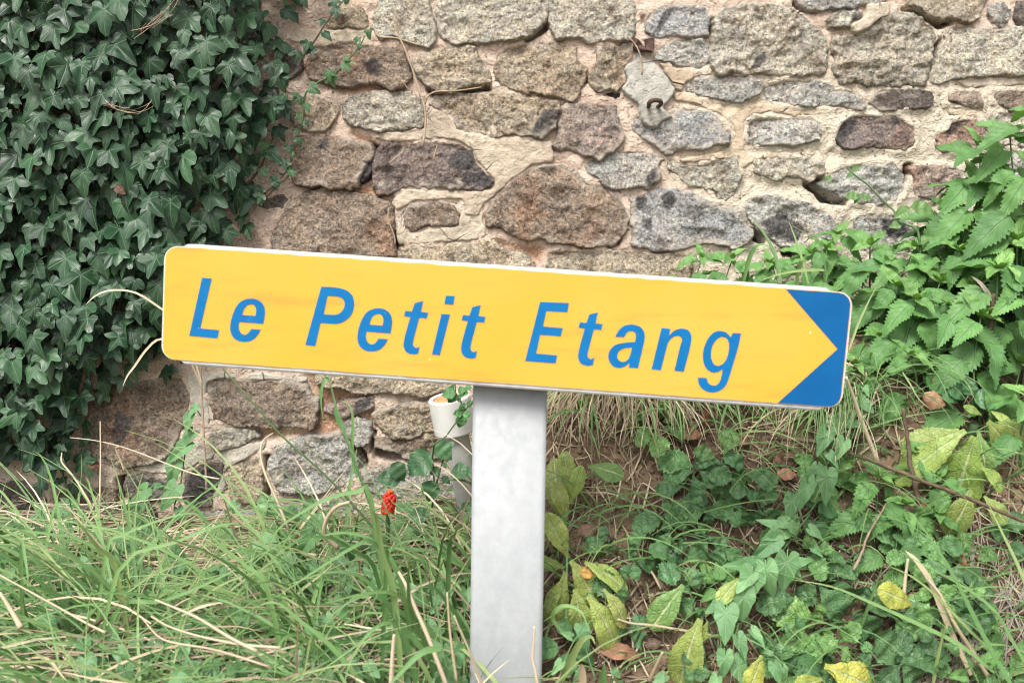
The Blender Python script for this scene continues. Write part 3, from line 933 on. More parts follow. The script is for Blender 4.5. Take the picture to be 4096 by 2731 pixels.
for i, (pl, col, H, rough, st) in enumerate(traced):
    x0, x1, z0, z1 = pl[:, 0].min() - 0.013, pl[:, 0].max() + 0.013, pl[:, 1].min() - 0.013, pl[:, 1].max() + 0.013
    X, Z = np.meshgrid(np.arange(x0, x1, st), np.arange(z0, z1, st))
    d = sdf(X, Z, pl)
    dn = d + 0.0030 + 0.0062 * fbm(X * 42, Z * 42, 100 + i, 4) + 0.0022 * fbm(X * 190, Z * 190, 300 + i, 2)
    w = rs.uniform(0.0032, 0.0055)
    H = 0.0085 + H * 0.30
    e = np.clip((dn + 0.001) / w, 0, 1)
    prof = 1 - (1 - e) ** 2.0
    cx, cz = pl[:, 0].mean(), pl[:, 1].mean()
    tx, tz = rs.uniform(-0.05, 0.05), rs.uniform(0.04, 0.14)
    size = min(x1 - x0, z1 - z0)
    n1 = fbm(X * 13, Z * 13, 500 + i, 3)
    n2 = fbm(X * 48 + Z * 8, Z * 60, 600 + i, 3)
    n3 = fbm(X * 170, Z * 170, 700 + i, 2)
    step_ = np.abs(vnoise(X * 22, Z * 30, 900 + i))
    relief = rough * (0.0060 * n1 + 0.0046 * n2 + 0.0022 * n3 - 0.0045 * step_)
    h = -0.010 + (H + 0.010) * prof + prof * (relief + tx * (X - cx) + tz * (cz - Z)) + np.minimum(dn, 0) * 2.0
    h = np.maximum(h, -0.07)
    mask = np.zeros(X.shape + (4,))
    jit = 0.003 * fbm(X * 70, Z * 70, 40, 3)
    for q in dark_p:
        if q[:, 0].max() > x0 and q[:, 0].min() < x1 and q[:, 1].max() > z0 and q[:, 1].min() < z1:
            mask[..., 0] = np.maximum(mask[..., 0], sstep(-0.002, 0.002, sdf(X, Z, q) + jit))
    for q in pale_p:
        if q[:, 0].max() > x0 and q[:, 0].min() < x1 and q[:, 1].max() > z0 and q[:, 1].min() < z1:
            mask[..., 1] = np.maximum(mask[..., 1], sstep(-0.002, 0.002, sdf(X, Z, q) + jit * 1.5))
    # mortar smeared over the stone's rim here and there
    mask[..., 1] = np.maximum(mask[..., 1], 0.8 * sstep(0.12, 0.5, vnoise(X * 19, Z * 19, 60 + i)) * sstep(0.015, 0.002, dn + 0.004 * fbm(X * 80, Z * 80, 61, 2)))
    mask[..., 2] = sstep(0.25, 0.6, fbm(X * 11, Z * 11, 800 + i, 3)) * (0.9 if col in (COL['purple'], COL['brown'], COL['rose']) else 0.25)
    ok_ = d > -0.0100
    kc = ok_[:-1, :-1] & ok_[1:, :-1] & ok_[:-1, 1:] & ok_[1:, 1:]
    if kc.sum() < 4:
        continue
    me = mesh_grid('stone', X, WALL_Y - h, Z, kc, M['stone'], {'mask': mask}, (cx, WALL_Y, cz))
    o = put('stone', me, wall, (cx, 0, cz - 0.4))
    v = rs.uniform(0.9, 1.1)
    o.color = (*[c * v for c in col], 1)

for i, (fr, col, H, s) in enumerate(CEMENT):
    pl = chaikin(wpoly(fr, P_(s)), 1)
    st = 0.0025
    x0, x1, z0, z1 = pl[:, 0].min() - 0.006, pl[:, 0].max() + 0.006, pl[:, 1].min() - 0.006, pl[:, 1].max() + 0.006
    X, Z = np.meshgrid(np.arange(x0, x1, st), np.arange(z0, z1, st))
    d = sdf(X, Z, pl) + 0.0034 * fbm(X * 70, Z * 70, 50 + i, 4)
    e = np.clip((d + 0.001) / 0.0035, 0, 1)
    h = -0.012 + (min(H * 0.80, H * 0.10 + 14) * 1e-3 + 0.012) * (1 - (1 - e) ** 2) + e * (0.0034 * fbm(X * 24, Z * 24, 70 + i, 4) + 0.0016 * fbm(X * 110, Z * 110, 90 + i, 3))
    if H < 20:
        h = h + e * 0.003 * np.minimum(0, fbm(X * 9, Z * 9, 33 + i, 2))
    ok_ = d > -0.004
    kc = ok_[:-1, :-1] & ok_[1:, :-1] & ok_[:-1, 1:] & ok_[1:, 1:]
    cx, cz = pl[:, 0].mean(), pl[:, 1].mean()
    me = mesh_grid('cement_patch', X, WALL_Y - h, Z, kc, M['cement'], None, (cx, WALL_Y, cz))
    o = put('cement_patch', me, wall, (cx, 0, cz - 0.4))
    o.color = (*[c * 1.13 for c in col], 1)
    if i == 3:
        o['label'] = 'smooth grey cement patch round the iron ring'

# iron ring and bracket let into the wall
c0 = at('B', 1215, 955, WALL_Y - 0.035)
ring = thing('iron_ring', (c0.x, WALL_Y - 0.02, c0.z), 'small rusty iron ring stuck out of the grey cement patch', 'ring')
mb = MB()
R = 0.0085
pts = [Vector((R * 1.15 * math.cos(a), -0.016 - 0.012 * math.sin(a) * 0.9, R * 0.50 * math.sin(a) - 0.003)) for a in np.linspace(-0.5, math.pi + 0.5, 15)]
pts = [Vector((pts[0].x * 0.9, 0.004, pts[0].z))] + pts + [Vector((pts[-1].x * 0.9, 0.004, pts[-1].z))]
tube(mb, pts, [0.0032] * 3 + [0.0036] * (len(pts) - 6) + [0.0032] * 3, 10)
mb.obj('loop', M['rust'], ring)
c0 = at('B', 1110, 420, WALL_Y - 0.02)
brk = thing('iron_bracket', (c0.x, WALL_Y - 0.012, c0.z), 'broken rusty iron bracket jammed in a joint above the grey cement patch', 'bracket')
mb = MB()
for name, pts, rad in (('plate', '-90 -60 -50 -40 -10 0 30 40 20 55 -60 60 -95 20', 0.012), ('lug', '15 -50 95 -60 100 30 90 60 30 50 20 0', 0.009)):
    mb = MB()
    q = [((x * 0.4274) / FPX * 1.64, -(y * 0.4274) / FPX * 1.64) for x, y in P_(pts)]
    n = len(q)
    vs = [(x, -rad - 0.003 * math.sin(i * 2.1), z_) for i, (x, z_) in enumerate(q)] + [(x * 0.9, 0.02, z_ * 0.9) for x, z_ in q]
    mb.add(vs, [tuple(range(n))] + [(i, i + n, (i + 1) % n + n, (i + 1) % n) for i in range(n)])
    mb.obj(name, M['rust'], brk, smooth=False)
# ------------------------------------------------------------------ direction sign
t = NT('yellow_sheeting')
p = t.pos()
sepn = t.n.new('ShaderNodeMapping')
sepn.inputs['Scale'].default_value = (5, 5, 34)
sepn.inputs['Rotation'].default_value = (0, math.radians(-3.8), 0)
t.link(p, sepn.inputs['Vector'])
st = t.noise(1.6, 5, 0.65, sepn.outputs[0])
c = t.mix(t.ramp(t.noise(7, 3, 0.5, p), 0.3, 0.7), (0.82, 0.375, 0.042), (0.85, 0.40, 0.062))
c = t.mix(t.ramp(st, 0.52, 0.74, 0, 0.55), c, (0.50, 0.26, 0.05))
c = t.mix(t.ramp(t.noise(11, 5, 0.7, p), 0.55, 0.75, 0, 0.25), c, (0.58, 0.32, 0.08))
c = t.mix(t.ramp(t.noise(150, 2, 0.5, p), 0.74, 0.80, 0, 0.5), c, (0.45, 0.30, 0.10))
c = t.mix(t.ramp(t.voro(26, p), 0.045, 0.03, 0, 0.5), c, (0.9, 0.75, 0.5))
M['yellow'] = t.set(Base_Color=c, Roughness=0.42, Specular_IOR_Level=0.4)
t = NT('blue_sheeting')
p = t.pos()
c = t.mix(t.ramp(t.noise(40, 4, 0.6, p), 0.3, 0.7), (0.001, 0.132, 0.350), (0.002, 0.152, 0.39))
c = t.mix(t.ramp(t.noise(75, 5, 0.7, p), 0.63, 0.75, 0, 0.45), c, (0.18, 0.36, 0.66))
c = t.mix(t.ramp(t.voro(45, p), 0.05, 0.03, 0, 0.7), c, (0.5, 0.62, 0.75))
M['blue'] = t.set(Base_Color=c, Roughness=0.45, Specular_IOR_Level=0.25)
t = NT('darker_blue_sheeting')
c = t.mix(t.ramp(t.noise(30, 4, 0.6, t.pos()), 0.3, 0.7), (0.001, 0.092, 0.265), (0.002, 0.106, 0.30))
c = t.mix(t.ramp(t.voro(30, t.pos()), 0.05, 0.03, 0, 0.4), c, (0.3, 0.45, 0.65))
M['arrow_blue'] = t.set(Base_Color=c, Roughness=0.42, Specular_IOR_Level=0.25)
t = NT('white_enamel')
p = t.pos()
c = t.mix(t.ramp(t.noise(60, 4, 0.6, p), 0.4, 0.7), (0.74, 0.74, 0.71), (0.60, 0.60, 0.57))
c = t.mix(t.ramp(t.noise(190, 4, 0.7, p), 0.62, 0.70, 0, 0.7), c, (0.30, 0.22, 0.13))
M['white'] = t.set(Base_Color=c, Roughness=0.45)
t = NT('shaded_enamel')
p = t.pos()
c = t.mix(t.ramp(t.noise(60, 4, 0.6, p), 0.4, 0.7), (0.50, 0.51, 0.49), (0.40, 0.41, 0.39))
M['rail_shaded'] = t.set(Base_Color=c, Roughness=0.45, Metallic=0.15)  # the white hem again, darkened for the shade on its underside
t = NT('galvanised_steel')
p = t.pos()
mp = t.n.new('ShaderNodeMapping')
mp.inputs['Scale'].default_value = (40, 40, 16)
t.link(p, mp.inputs['Vector'])
c = t.mix(t.ramp(t.noise(1.0, 4, 0.6, mp.outputs[0]), 0.3, 0.7), (0.300, 0.315, 0.320), (0.345, 0.360, 0.364))
c = t.mix(t.ramp(t.noise(75, 6, 0.7, p), 0.42, 0.68, 0, 0.45), c, (0.26, 0.285, 0.295))
c = t.mix(t.ramp(t.noise(24, 5, 0.7, p), 0.62, 0.72, 0, 0.4), c, (0.44, 0.41, 0.36))
c = t.mix(t.ramp(t.voro(60, p), 0.06, 0.03, 0, 0.5), c, (0.25, 0.22, 0.19))
M['galv'] = t.set(Base_Color=c, Roughness=t.ramp(t.noise(90, 3, 0.6, p), 0.3, 0.7, 0.42, 0.6), Metallic=0.0, Normal=t.bump(t.noise(220, 3, 0.6, p), 0.2, 0.001))

SIGN_Y, YAW, ROLL = 1.09, math.radians(2.3), math.radians(3.85)
n_ = Vector((-math.sin(YAW), -math.cos(YAW), 0))
p0 = Vector((0, SIGN_Y, 0))
h_ = Vector((math.cos(YAW), -math.sin(YAW), 0))
u_ = h_ * math.cos(ROLL) - Vector((0, 0, 1)) * math.sin(ROLL)
v_ = n_.cross(u_) * -1
if v_.z < 0:
    v_ = -v_


def on_sign(fr, x, y):
    d = ray(*src(fr, x, y))
    o = Vector((0, 0, CAM_Z))
    k = (p0 - o).dot(n_) / d.dot(n_)
    return o + d * k


org = (on_sign('P', 380.5, 567) + on_sign('P', 1956, 668.7) + on_sign('P', 1937.5, 935.5) + on_sign('P', 368, 826)) / 4


def suv(fr, x, y):
    q = on_sign(fr, x, y) - org
    return q.dot(u_), q.dot(v_)


cs = [suv('P', 380.5, 567), suv('P', 1956, 668.7), suv('P', 1937.5, 935.5), suv('P', 368, 826)]
SW = ((cs[1][0] - cs[0][0]) + (cs[2][0] - cs[3][0])) / 4
SH = ((cs[0][1] - cs[3][1]) + (cs[1][1] - cs[2][1])) / 4
print('sign half size', SW, SH)
post_base = gz(at('P', 1168, 1300, SIGN_Y + 0.03).x, SIGN_Y + 0.03)
base_pt = at('P', 1168, 1300, SIGN_Y + 0.03)
sign = thing('direction_sign', (base_pt.x, SIGN_Y + 0.03, post_base), 'yellow and blue Le Petit Etang arrow sign tilted on a grey steel post', 'sign')
SM = Matrix(((u_.x, v_.x, n_.x, org.x), (u_.y, v_.y, n_.y, org.y), (u_.z, v_.z, n_.z, org.z), (0, 0, 0, 1)))   # local z comes out of the sign
SM = Matrix.Translation(-sign.location) @ SM


def rrect(w, h, r, n=7):
    out = []
    for cx, cy, a0 in ((w - r, h - r, 0), (-w + r, h - r, 90), (-w + r, -h + r, 180), (w - r, -h + r, 270)):
        for k in range(n):
            a = math.radians(a0 + 90 * k / (n - 1))
            out.append((cx + r * math.cos(a), cy + r * math.sin(a)))
    return out


def plate(name, outline, holes, z0, z1, mat, parent, local, bevel=0.0):
    """an extruded flat shape with holes, from a filled 2D curve"""
    cu = bpy.data.curves.new(name, 'CURVE')
    cu.dimensions = '2D'
    cu.fill_mode = 'BOTH'
    cu.extrude = (z1 - z0) / 2
    cu.bevel_depth = bevel
    for loop in [outline] + holes:
        s = cu.splines.new('POLY')
        s.points.add(len(loop) - 1)
        for q, (x, y) in zip(s.points, loop):
            q.co = (x, y, 0, 1)
        s.use_cyclic_u = True
    tmp = bpy.data.objects.new('tmp', cu)
    C.objects.link(tmp)
    dg = bpy.context.evaluated_depsgraph_get()
    me = bpy.data.meshes.new_from_object(tmp.evaluated_get(dg))
    bpy.data.objects.remove(tmp, do_unlink=True)
    me.name = name
    me.transform(Matrix.Translation((0, 0, (z0 + z1) / 2)))
    me.materials.clear()
    me.materials.append(mat)
    o = put(name, me, parent)
    o.matrix_local = local
    return o


rsg = random.Random(11)
I4 = Matrix.Identity(4)
panel = plate('panel', rrect(SW, SH, 0.0155, 9), [], -0.0022, 0.0, M['white'], sign, SM)
film_o = [(x + rsg.uniform(-.0002, .0002), y + rsg.uniform(-.00035, .00035)) for x, y in rrect(SW - 0.0013, SH - 0.0006, 0.0147, 9)]
# more points along the long edges so that they wander a little
dense = []
for a, b in zip(film_o, film_o[1:] + film_o[:1]):
    L = math.hypot(b[0] - a[0], b[1] - a[1])
    m = max(1, int(L / 0.012))
    for k in range(m):
        f = k / m
        dense.append((a[0] + (b[0] - a[0]) * f, a[1] + (b[1] - a[1]) * f + (rsg.uniform(-.0004, .0004) if k else 0)))
plate('yellow_face', dense, [], 0.0, 0.0005, M['yellow'], panel, I4)


def smooth_loop(pts, corner=50):
    """round a traced loop except at its sharp corners"""
    n = len(pts)
    out = []
    for i in range(n):
        a, b, c, d = [Vector(pts[(i + k) % n]) for k in (-1, 0, 1, 2)]

        def sharp(p, q, r):
            return (q - p).angle(r - q, 0) > math.radians(corner)
        sb, sc = sharp(a, b, c), sharp(b, c, d)
        tb = (c - b) if sb else (c - a) * 0.5
        tc = (c - b) if sc else (d - b) * 0.5
        L = (c - b).length
        tb = tb.normalized() * L if tb.length > 0 else tb
        tc = tc.normalized() * L if tc.length > 0 else tc
        m = 1 if (sb and sc) else 4
        for k in range(m):
            t_ = k / m
            h00, h10 = 2 * t_ ** 3 - 3 * t_ ** 2 + 1, t_ ** 3 - 2 * t_ ** 2 + t_
            h01, h11 = -2 * t_ ** 3 + 3 * t_ ** 2, t_ ** 3 - t_ ** 2
            q = b * h00 + tb * h10 + c * h01 + tc * h11
            out.append((q.x, q.y))
    return out


E_O = '1062 853 1075 780 1078 730 1065 680 1035 645 990 622 930 617 880 630 840 655 805 700 775 770 757 840 752 900 765 955 795 993 840 1015 895 1020 945 1010 985 985 1015 950 1038 907 950 900 930 930 905 950 875 953 850 935 835 905 832 870 838 835'
E_H = '865 770 880 720 905 685 935 672 970 675 990 700 995 740 988 778'
T_O = '372 658 452 638 431 741 497 749 484 803 416 796 385 910 362 1000 355 1040 365 1065 385 1078 418 1065 405 1130 365 1137 320 1130 285 1105 268 1060 270 1020 285 950 330 790 272 780 285 730 345 737 358 700'
LETTERS = [('S1', '490 422 580 430 472 895 650 912 632 988 369 965', [], 0, 0), ('S1', E_O, [E_H], 0, 0),
           ('S1', '1605 505 1730 512 1800 525 1860 552 1900 600 1912 660 1905 720 1880 775 1840 815 1790 843 1730 853 1598 845 1548 1060 1455 1050',
            ['1663 592 1770 602 1805 620 1822 650 1820 690 1802 730 1770 757 1730 768 1627 762'], 0, 0),
           ('S1', E_O, [E_H], 1190, 90), ('S2', T_O, [], 0, 0),
           ('S2', '622 760 703 765 607 1147 533 1137', [], 0, 0), ('S2', '663 590 747 592 733 675 650 668', [], 0, 0), ('S2', T_O, [], 538, 39),
           ('S2', '1545 648 1815 658 1800 745 1603 733 1573 877 1757 893 1738 968 1545 955 1508 1130 1705 1148 1690 1222 1405 1200', [], 0, 0),
           ('S2', T_O, [], 1633, 107),
           ('S3', '130 740 150 700 185 660 225 640 275 635 320 645 355 665 380 710 382 750 370 810 325 1007 245 1003 250 963 215 990 170 1005 125 998 90 970 72 930 72 885 95 840 130 810 180 795 240 787 298 785 305 750 303 715 285 695 255 692 230 705 205 743',
            ['275 833 245 925 215 950 180 952 153 930 148 895 165 860 200 840 240 834'], 0, 0),
           ('S3', '525 665 600 672 590 730 630 690 675 672 720 672 760 690 780 730 778 780 765 850 715 1038 635 1030 690 800 700 770 690 740 660 732 625 742 590 775 570 830 520 1025 440 1018', [], 0, 0),
           ('S3', '1132 708 1205 710 1180 830 1120 1030 1095 1110 1065 1165 1020 1200 965 1215 910 1205 865 1175 840 1130 837 1088 913 1092 920 1125 945 1150 985 1155 1015 1135 1035 1090 1047 1015 1010 1038 965 1045 925 1025 895 990 880 930 882 860 900 800 930 745 970 705 1020 690 1070 700 1100 722 1117 745',
            ['1060 742 1090 765 1102 810 1098 870 1080 930 1050 970 1010 990 975 975 953 930 948 880 960 820 990 770 1025 745'], 0, 0)]
for fr, o_, hs, ox, oy in LETTERS:
    loops = []
    for s in [o_] + hs:
        q = [suv(fr, x + ox, y + oy) for x, y in P_(s)]
        loops.append(smooth_loop(q))
    plate('letter', loops[0], loops[1:], 0.0005, 0.0011, M['blue'], panel, I4)
# the blue arrow ground at the right end: what the yellow point leaves free
rr = rrect(SW - 0.0022, SH - 0.0010, 0.0138, 9)
topc = [q for q in rr[:9]][::-1]        # top right corner, top first
botc = [q for q in rr[27:36]][::-1]     # bottom right corner, right side first
ap, tp, bp = suv('S3', 2030, 845), suv('S3', 1590, 312), suv('S3', 1520, 1302)
plate('arrow_ground', [(tp[0], SH - 0.0010)] + topc + botc + [(bp[0], -SH + 0.0010), ap], [], 0.0005, 0.0010, M['arrow_blue'], panel, I4)


def rail(name, vsgn, x0, x1, h, mat):
    """rolled hem along an edge of the panel, its ends cut on the slant"""
    mb = MB()
    prof = [(-0.0022, 0.0), (-0.0010, 0.5), (-0.0018, 0.82), (-0.005, 1.0), (-0.024, 1.0), (-0.026, 0.8), (-0.026, -0.8), (-0.0235, -0.8), (-0.0235, 0.0)]
    vs, n = [], len(prof)
    for xx, sl in ((x0, 1), (x1, -1)):
        for z_, k in prof:
            vs.append((xx + sl * max(0, k) * h * 1.5, vsgn * (SH - 0.0008 + h * k), z_))
    fs = [(i, (i + 1) % n, (i + 1) % n + n, i + n) for i in range(n)] + [tuple(range(n)), tuple(range(2 * n - 1, n - 1, -1))]
    mb.add(vs, fs)
    o = mb.obj(name, mat, sign, smooth=False)
    o.matrix_local = SM
    return o


rail('top_hem', 1, suv('S1', 335, 100)[0] - 0.004, suv('S3', 1985, 330)[0], 0.0036, M['white'])
rail('bottom_hem', -1, suv('S1', 270, 1215)[0], suv('S3', 1905, 1340)[0] + 0.003, 0.0062, M['rail_shaded'])  # greyer than the top hem: shade from facing down is painted in

# the post: a rectangular galvanised tube with rounded corners, its flat face to the road
PY = SIGN_Y + 0.0245
mb = MB()
tl, tr = at('P', 1086, 905, PY), at('P', 1257, 910, PY)
bl, br = at('P', 1078, 1560, PY), at('P', 1245, 1560, PY)
hw = (tr.x - tl.x + br.x - bl.x) / 4
for zz in (post_base - 0.45, org.z + SH * 0.55):
    f = (zz - bl.z) / (tl.z - bl.z)
    cx = (bl.x + br.x) / 2 + f * ((tl.x + tr.x) / 2 - (bl.x + br.x) / 2)
    for x, y in rrect(hw, 0.020, 0.006, 6):
        mb.v.append((cx + x - sign.location.x, PY + 0.020 + y - sign.location.y, zz - sign.location.z))
n = len(mb.v) // 2
mb.f = [(i, (i + 1) % n, (i + 1) % n + n, i + n) for i in range(n)] + [tuple(range(n, 2 * n)), tuple(range(n - 1, -1, -1))]
mb.uv = [(0, 0)] * (2 * n)
mb.r = [0.0] * (2 * n)
post = mb.obj('post', M['galv'], sign)
print('post half width', hw)
# ------------------------------------------------------------------ leaf meshes (petiole at the origin, tip along +y, upper side +z)
def fan_geo(half, n_out=36, rings=(0.4, 0.75, 1.0), curv=0.25, fold=0.08, wave=0.05, seed=0, jit=0.06, petiole=0.0):
    r_ = random.Random(seed)
    hl = [(a, r * (1 + r_.uniform(-jit, jit))) for a, r in half]
    hr = [(a, r * (1 + r_.uniform(-jit, jit))) for a, r in half]
    hr[0] = hl[0]
    ang = [-a for a, _ in hl[::-1]] + [a for a, _ in hr[1:]]
    rad = [r for _, r in hl[::-1]] + [r for _, r in hr[1:]]
    th = np.linspace(-180, 180, n_out, endpoint=False)
    th = np.unique(np.concatenate([th, [a for a in ang if abs(a) < 179]]))
    rr = np.interp(th, ang, rad)
    fine = np.arange(-180, 180, 1.0)                       # round the lobes a little
    fr_ = np.interp(fine, ang, rad)
    k_ = np.ones(9) / 9
    sm = np.convolve(np.concatenate([fr_[-4:], fr_, fr_[:4]]), k_, 'valid')
    rr = np.where(np.abs(th) < 6, rr, np.interp(th, fine, sm))
    vs, uvs = [Vector((0, 0, 0))], [(0.5, 0.5)]
    ph = r_.uniform(0, 6)
    n = len(th)
    for f in rings:
        for t_, r in zip(th, rr):
            a = math.radians(t_)
            x, y = f * r * math.sin(a), f * r * math.cos(a)
            q = math.hypot(x, y)
            z = -curv * q * q + fold * abs(x) + wave * q * math.sin(3 * a + ph) + 0.04 * q * math.sin(7 * a + 2 * ph)
            vs.append(Vector((x, y, z)))
            uvs.append((x * 0.5 + 0.5, y * 0.5 + 0.5))
    fs = [(0, 1 + (i + 1) % n, 1 + i) for i in range(n)]
    for k in range(len(rings) - 1):
        b = 1 + k * n
        for i in range(n):
            j = (i + 1) % n
            fs.append((b + i, b + j, b + n + j, b + n + i))
    if petiole:
        b = len(vs)
        w = 0.022
        for k in range(3):
            f = k / 2
            c = Vector((0, -petiole * f, -0.01 - petiole * 0.5 * f * f))
            vs += [c + Vector((w, 0, 0)), c + Vector((0, 0, w)), c + Vector((-w, 0, 0)), c + Vector((0, 0, -w))]
            uvs += [(0.5, 0.52)] * 4
        for k in range(2):
            for i in range(4):
                fs.append((b + k * 4 + i, b + k * 4 + (i + 1) % 4, b + k * 4 + 4 + (i + 1) % 4, b + k * 4 + 4 + i))
    return vs, fs, uvs


def grid_geo(prof, rows=14, cols=4, teeth=0.0, fold=0.15, droop=0.25, wave=0.04, seed=0, twist=0.0, tooth_fwd=0.25, curl=0.0, ragged=0.0):
    """prof: [(t, half width)]; each odd row's edge stands out as a tooth"""
    r_ = random.Random(seed)
    tt, ww = [p[0] for p in prof], [p[1] for p in prof]
    ph, ph2 = r_.uniform(0, 6), r_.uniform(0, 6)
    vs, uvs = [], []
    for i in range(rows + 1):
        t_ = i / rows
        w = float(np.interp(t_, tt, ww))
        for j in range(cols + 1):
            s = -1 + 2 * j / cols
            x = s * w
            y = t_
            if abs(s) > 0.99 and 0 < i < rows:
                k = (1 + teeth) if i % 2 else (1 - teeth)
                k *= 1 + r_.uniform(-ragged, ragged)
                x *= k
                y += (tooth_fwd / rows) if i % 2 else 0
            z = fold * abs(x) - droop * y * y + wave * (math.sin(9 * y + ph) * s * s + 0.5 * math.sin(17 * y + ph2 + s)) * min(1, w * 6)
            z -= curl * (s ** 4) * w
            a = twist * y
            x, z = x * math.cos(a) - z * math.sin(a) * 0.3, z + x * math.sin(a)
            vs.append(Vector((x, y, z)))
            uvs.append((0.5 + 0.5 * s, t_))
    fs = []
    for i in range(rows):
        for j in range(cols):
            a = i * (cols + 1) + j
            fs.append((a, a + 1, a + cols + 2, a + cols + 1))
    return vs, fs, uvs


def geo_mesh(name, geo, mat):
    mb = MB()
    mb.add(*geo)
    return mb.mesh(name, mat)


def frame_m(pos, direc, normal, s, sx=1.0):
    y = Vector(direc).normalized()
    x = y.cross(Vector(normal))
    if x.length < 1e-4:
        x = y.cross(Vector((0.3, -0.8, 0.5)))
    x.normalize()
    z = x.cross(y)
    m = Matrix(((x.x * s * sx, y.x * s, z.x * s, pos[0]), (x.y * s * sx, y.y * s, z.y * s, pos[1]), (x.z * s * sx, y.z * s, z.z * s, pos[2]), (0, 0, 0, 1)))
    return m


def leaf_obj(me, parent, m, tint=(1, 1, 1), name='leaf'):
    o = put(name, me, parent)
    o.matrix_local = Matrix.Translation(-parent.location) @ m
    o.color = (*tint, 1)
    return o


IVY5 = [(0, 1.0), (8, 0.88), (16, 0.74), (26, 0.60), (34, 0.55), (42, 0.60), (50, 0.74), (58, 0.82), (66, 0.76), (78, 0.58), (92, 0.47), (104, 0.50), (118, 0.56), (132, 0.50), (152, 0.30), (170, 0.13), (180, 0.08)]
IVY3 = [(0, 1.0), (8, 0.90), (18, 0.74), (30, 0.58), (40, 0.57), (52, 0.68), (64, 0.78), (74, 0.76), (90, 0.60), (112, 0.44), (138, 0.33), (162, 0.17), (180, 0.08)]
IVYL = [(0, 1.0), (9, 0.90), (20, 0.76), (36, 0.62), (50, 0.57), (64, 0.60), (78, 0.57), (98, 0.46), (122, 0.38), (150, 0.24), (180, 0.08)]
IVYN = [(0, 1.05), (9, 0.86), (20, 0.62), (32, 0.47), (44, 0.52), (58, 0.74), (68, 0.86), (77, 0.78), (90, 0.52), (105, 0.43), (122, 0.46), (140, 0.37), (165, 0.15), (180, 0.07)]
IVY_SHAPES = [IVY5, IVY3, IVYL, IVYN]
ivy_geos = [fan_geo(IVY_SHAPES[i % 4], 30, (0.4, 0.75, 1.0), rc, rf, rw, i, 0.10, 0.5) for i, (rc, rf, rw) in
            enumerate([(0.30, 0.12, 0.07), (0.45, 0.2, 0.05), (0.25, 0.22, 0.09), (0.35, 0.10, 0.10), (0.15, 0.25, 0.06), (0.5, 0.05, 0.08), (0.3, 0.3, 0.1), (0.2, 0.15, 0.12), (0.4, 0.2, 0.12), (0.1, 0.3, 0.08), (0.35, 0.25, 0.05), (0.25, 0.1, 0.14)])]
ivy_me = [geo_mesh('ivy_leaf', g, M['ivy']) for g in ivy_geos]
ivy_y_me = [geo_mesh('young_ivy_leaf', g, M['ivy_young']) for g in ivy_geos]
ivy_lo = [fan_geo(IVY_SHAPES[i % 4], 18, (0.55, 1.0), 0.3, 0.15, 0.08, i + 50, 0.10) for i in range(8)]
BIND = [(0, 1.0), (6, 0.86), (14, 0.70), (26, 0.54), (42, 0.44), (62, 0.39), (90, 0.37), (115, 0.40), (138, 0.46), (152, 0.47), (162, 0.38), (172, 0.17), (180, 0.05)]
bind_geos = [fan_geo(BIND, 24, (0.5, 1.0), c_, f_, w_, i + 20, 0.08, 0.35) for i, (c_, f_, w_) in enumerate([(0.15, 0.15, 0.05), (0.3, 0.25, 0.06), (0.1, 0.4, 0.04), (0.4, 0.1, 0.08), (0.2, 0.6, 0.05), (0.05, 0.2, 0.1)])]
bind_me = [geo_mesh('bindweed_leaf', g, M['bindweed']) for g in bind_geos]
NET = [(0, 0.04), (0.04, 0.17), (0.10, 0.245), (0.22, 0.285), (0.38, 0.265), (0.55, 0.215), (0.72, 0.150), (0.86, 0.085), (0.95, 0.038), (1, 0.004)]
net_geos = [grid_geo(NET, 26, 4, 0.13, f_, d_, w_, i + 3, tw, 0.9) for i, (f_, d_, w_, tw) in enumerate([(0.35, 0.20, 0.03, 0.1), (0.2, 0.40, 0.04, -0.15), (0.5, 0.10, 0.03, 0.2), (0.3, 0.55, 0.05, 0), (0.15, 0.30, 0.06, -0.3), (0.6, 0.35, 0.04, 0.15)])]
net_me = [geo_mesh('nettle_leaf', g, M['nettle']) for g in net_geos]
bra_geos = [grid_geo([(0, 0.06), (0.08, 0.24), (0.25, 0.38), (0.45, 0.40), (0.65, 0.31), (0.82, 0.18), (0.94, 0.06), (1, 0.004)], 26, 4, 0.07, 0.25, d_, 0.05, i + 8, 0.1, 0.6) for i, d_ in enumerate((0.2, 0.4, 0.1))]
bra_me = [geo_mesh('bramble_leaf', g, M['bramble']) for g in bra_geos]
ROS = [(0, 0.04), (0.12, 0.06), (0.25, 0.13), (0.42, 0.205), (0.60, 0.245), (0.77, 0.235), (0.90, 0.165), (0.97, 0.08), (1, 0.01)]
ros_geos = [grid_geo(ROS, 30, 6, 0.035, f_, d_, 0.022, i + 31, tw, 0.3, 0.25, 0.05) for i, (f_, d_, tw) in enumerate([(0.2, 0.25, 0.1), (0.1, 0.4, -0.2), (0.35, 0.15, 0.25), (0.1, 0.55, 0), (0.25, 0.3, -0.35)])]
ros_me = [geo_mesh('rosette_leaf', g, M['rosette']) for g in ros_geos]
DEAD = [(0, 0.02), (0.1, 0.09), (0.3, 0.16), (0.5, 0.18), (0.7, 0.15), (0.9, 0.07), (1, 0.005)]
dead_geos = [grid_geo(DEAD, 14, 4, 0.03, f_, d_, 0.06, i + 61, tw, 0.3, cu, 0.12) for i, (f_, d_, tw, cu) in enumerate([(0.3, 0.15, 0.3, 0.2), (-0.2, -0.25, 0.6, 0.3), (0.5, 0.4, -0.6, 0.1), (0.1, 0.1, 1.4, 0.4)])]
dead_me = [geo_mesh('dead_leaf', g, M['dead_leaf']) for g in dead_geos]
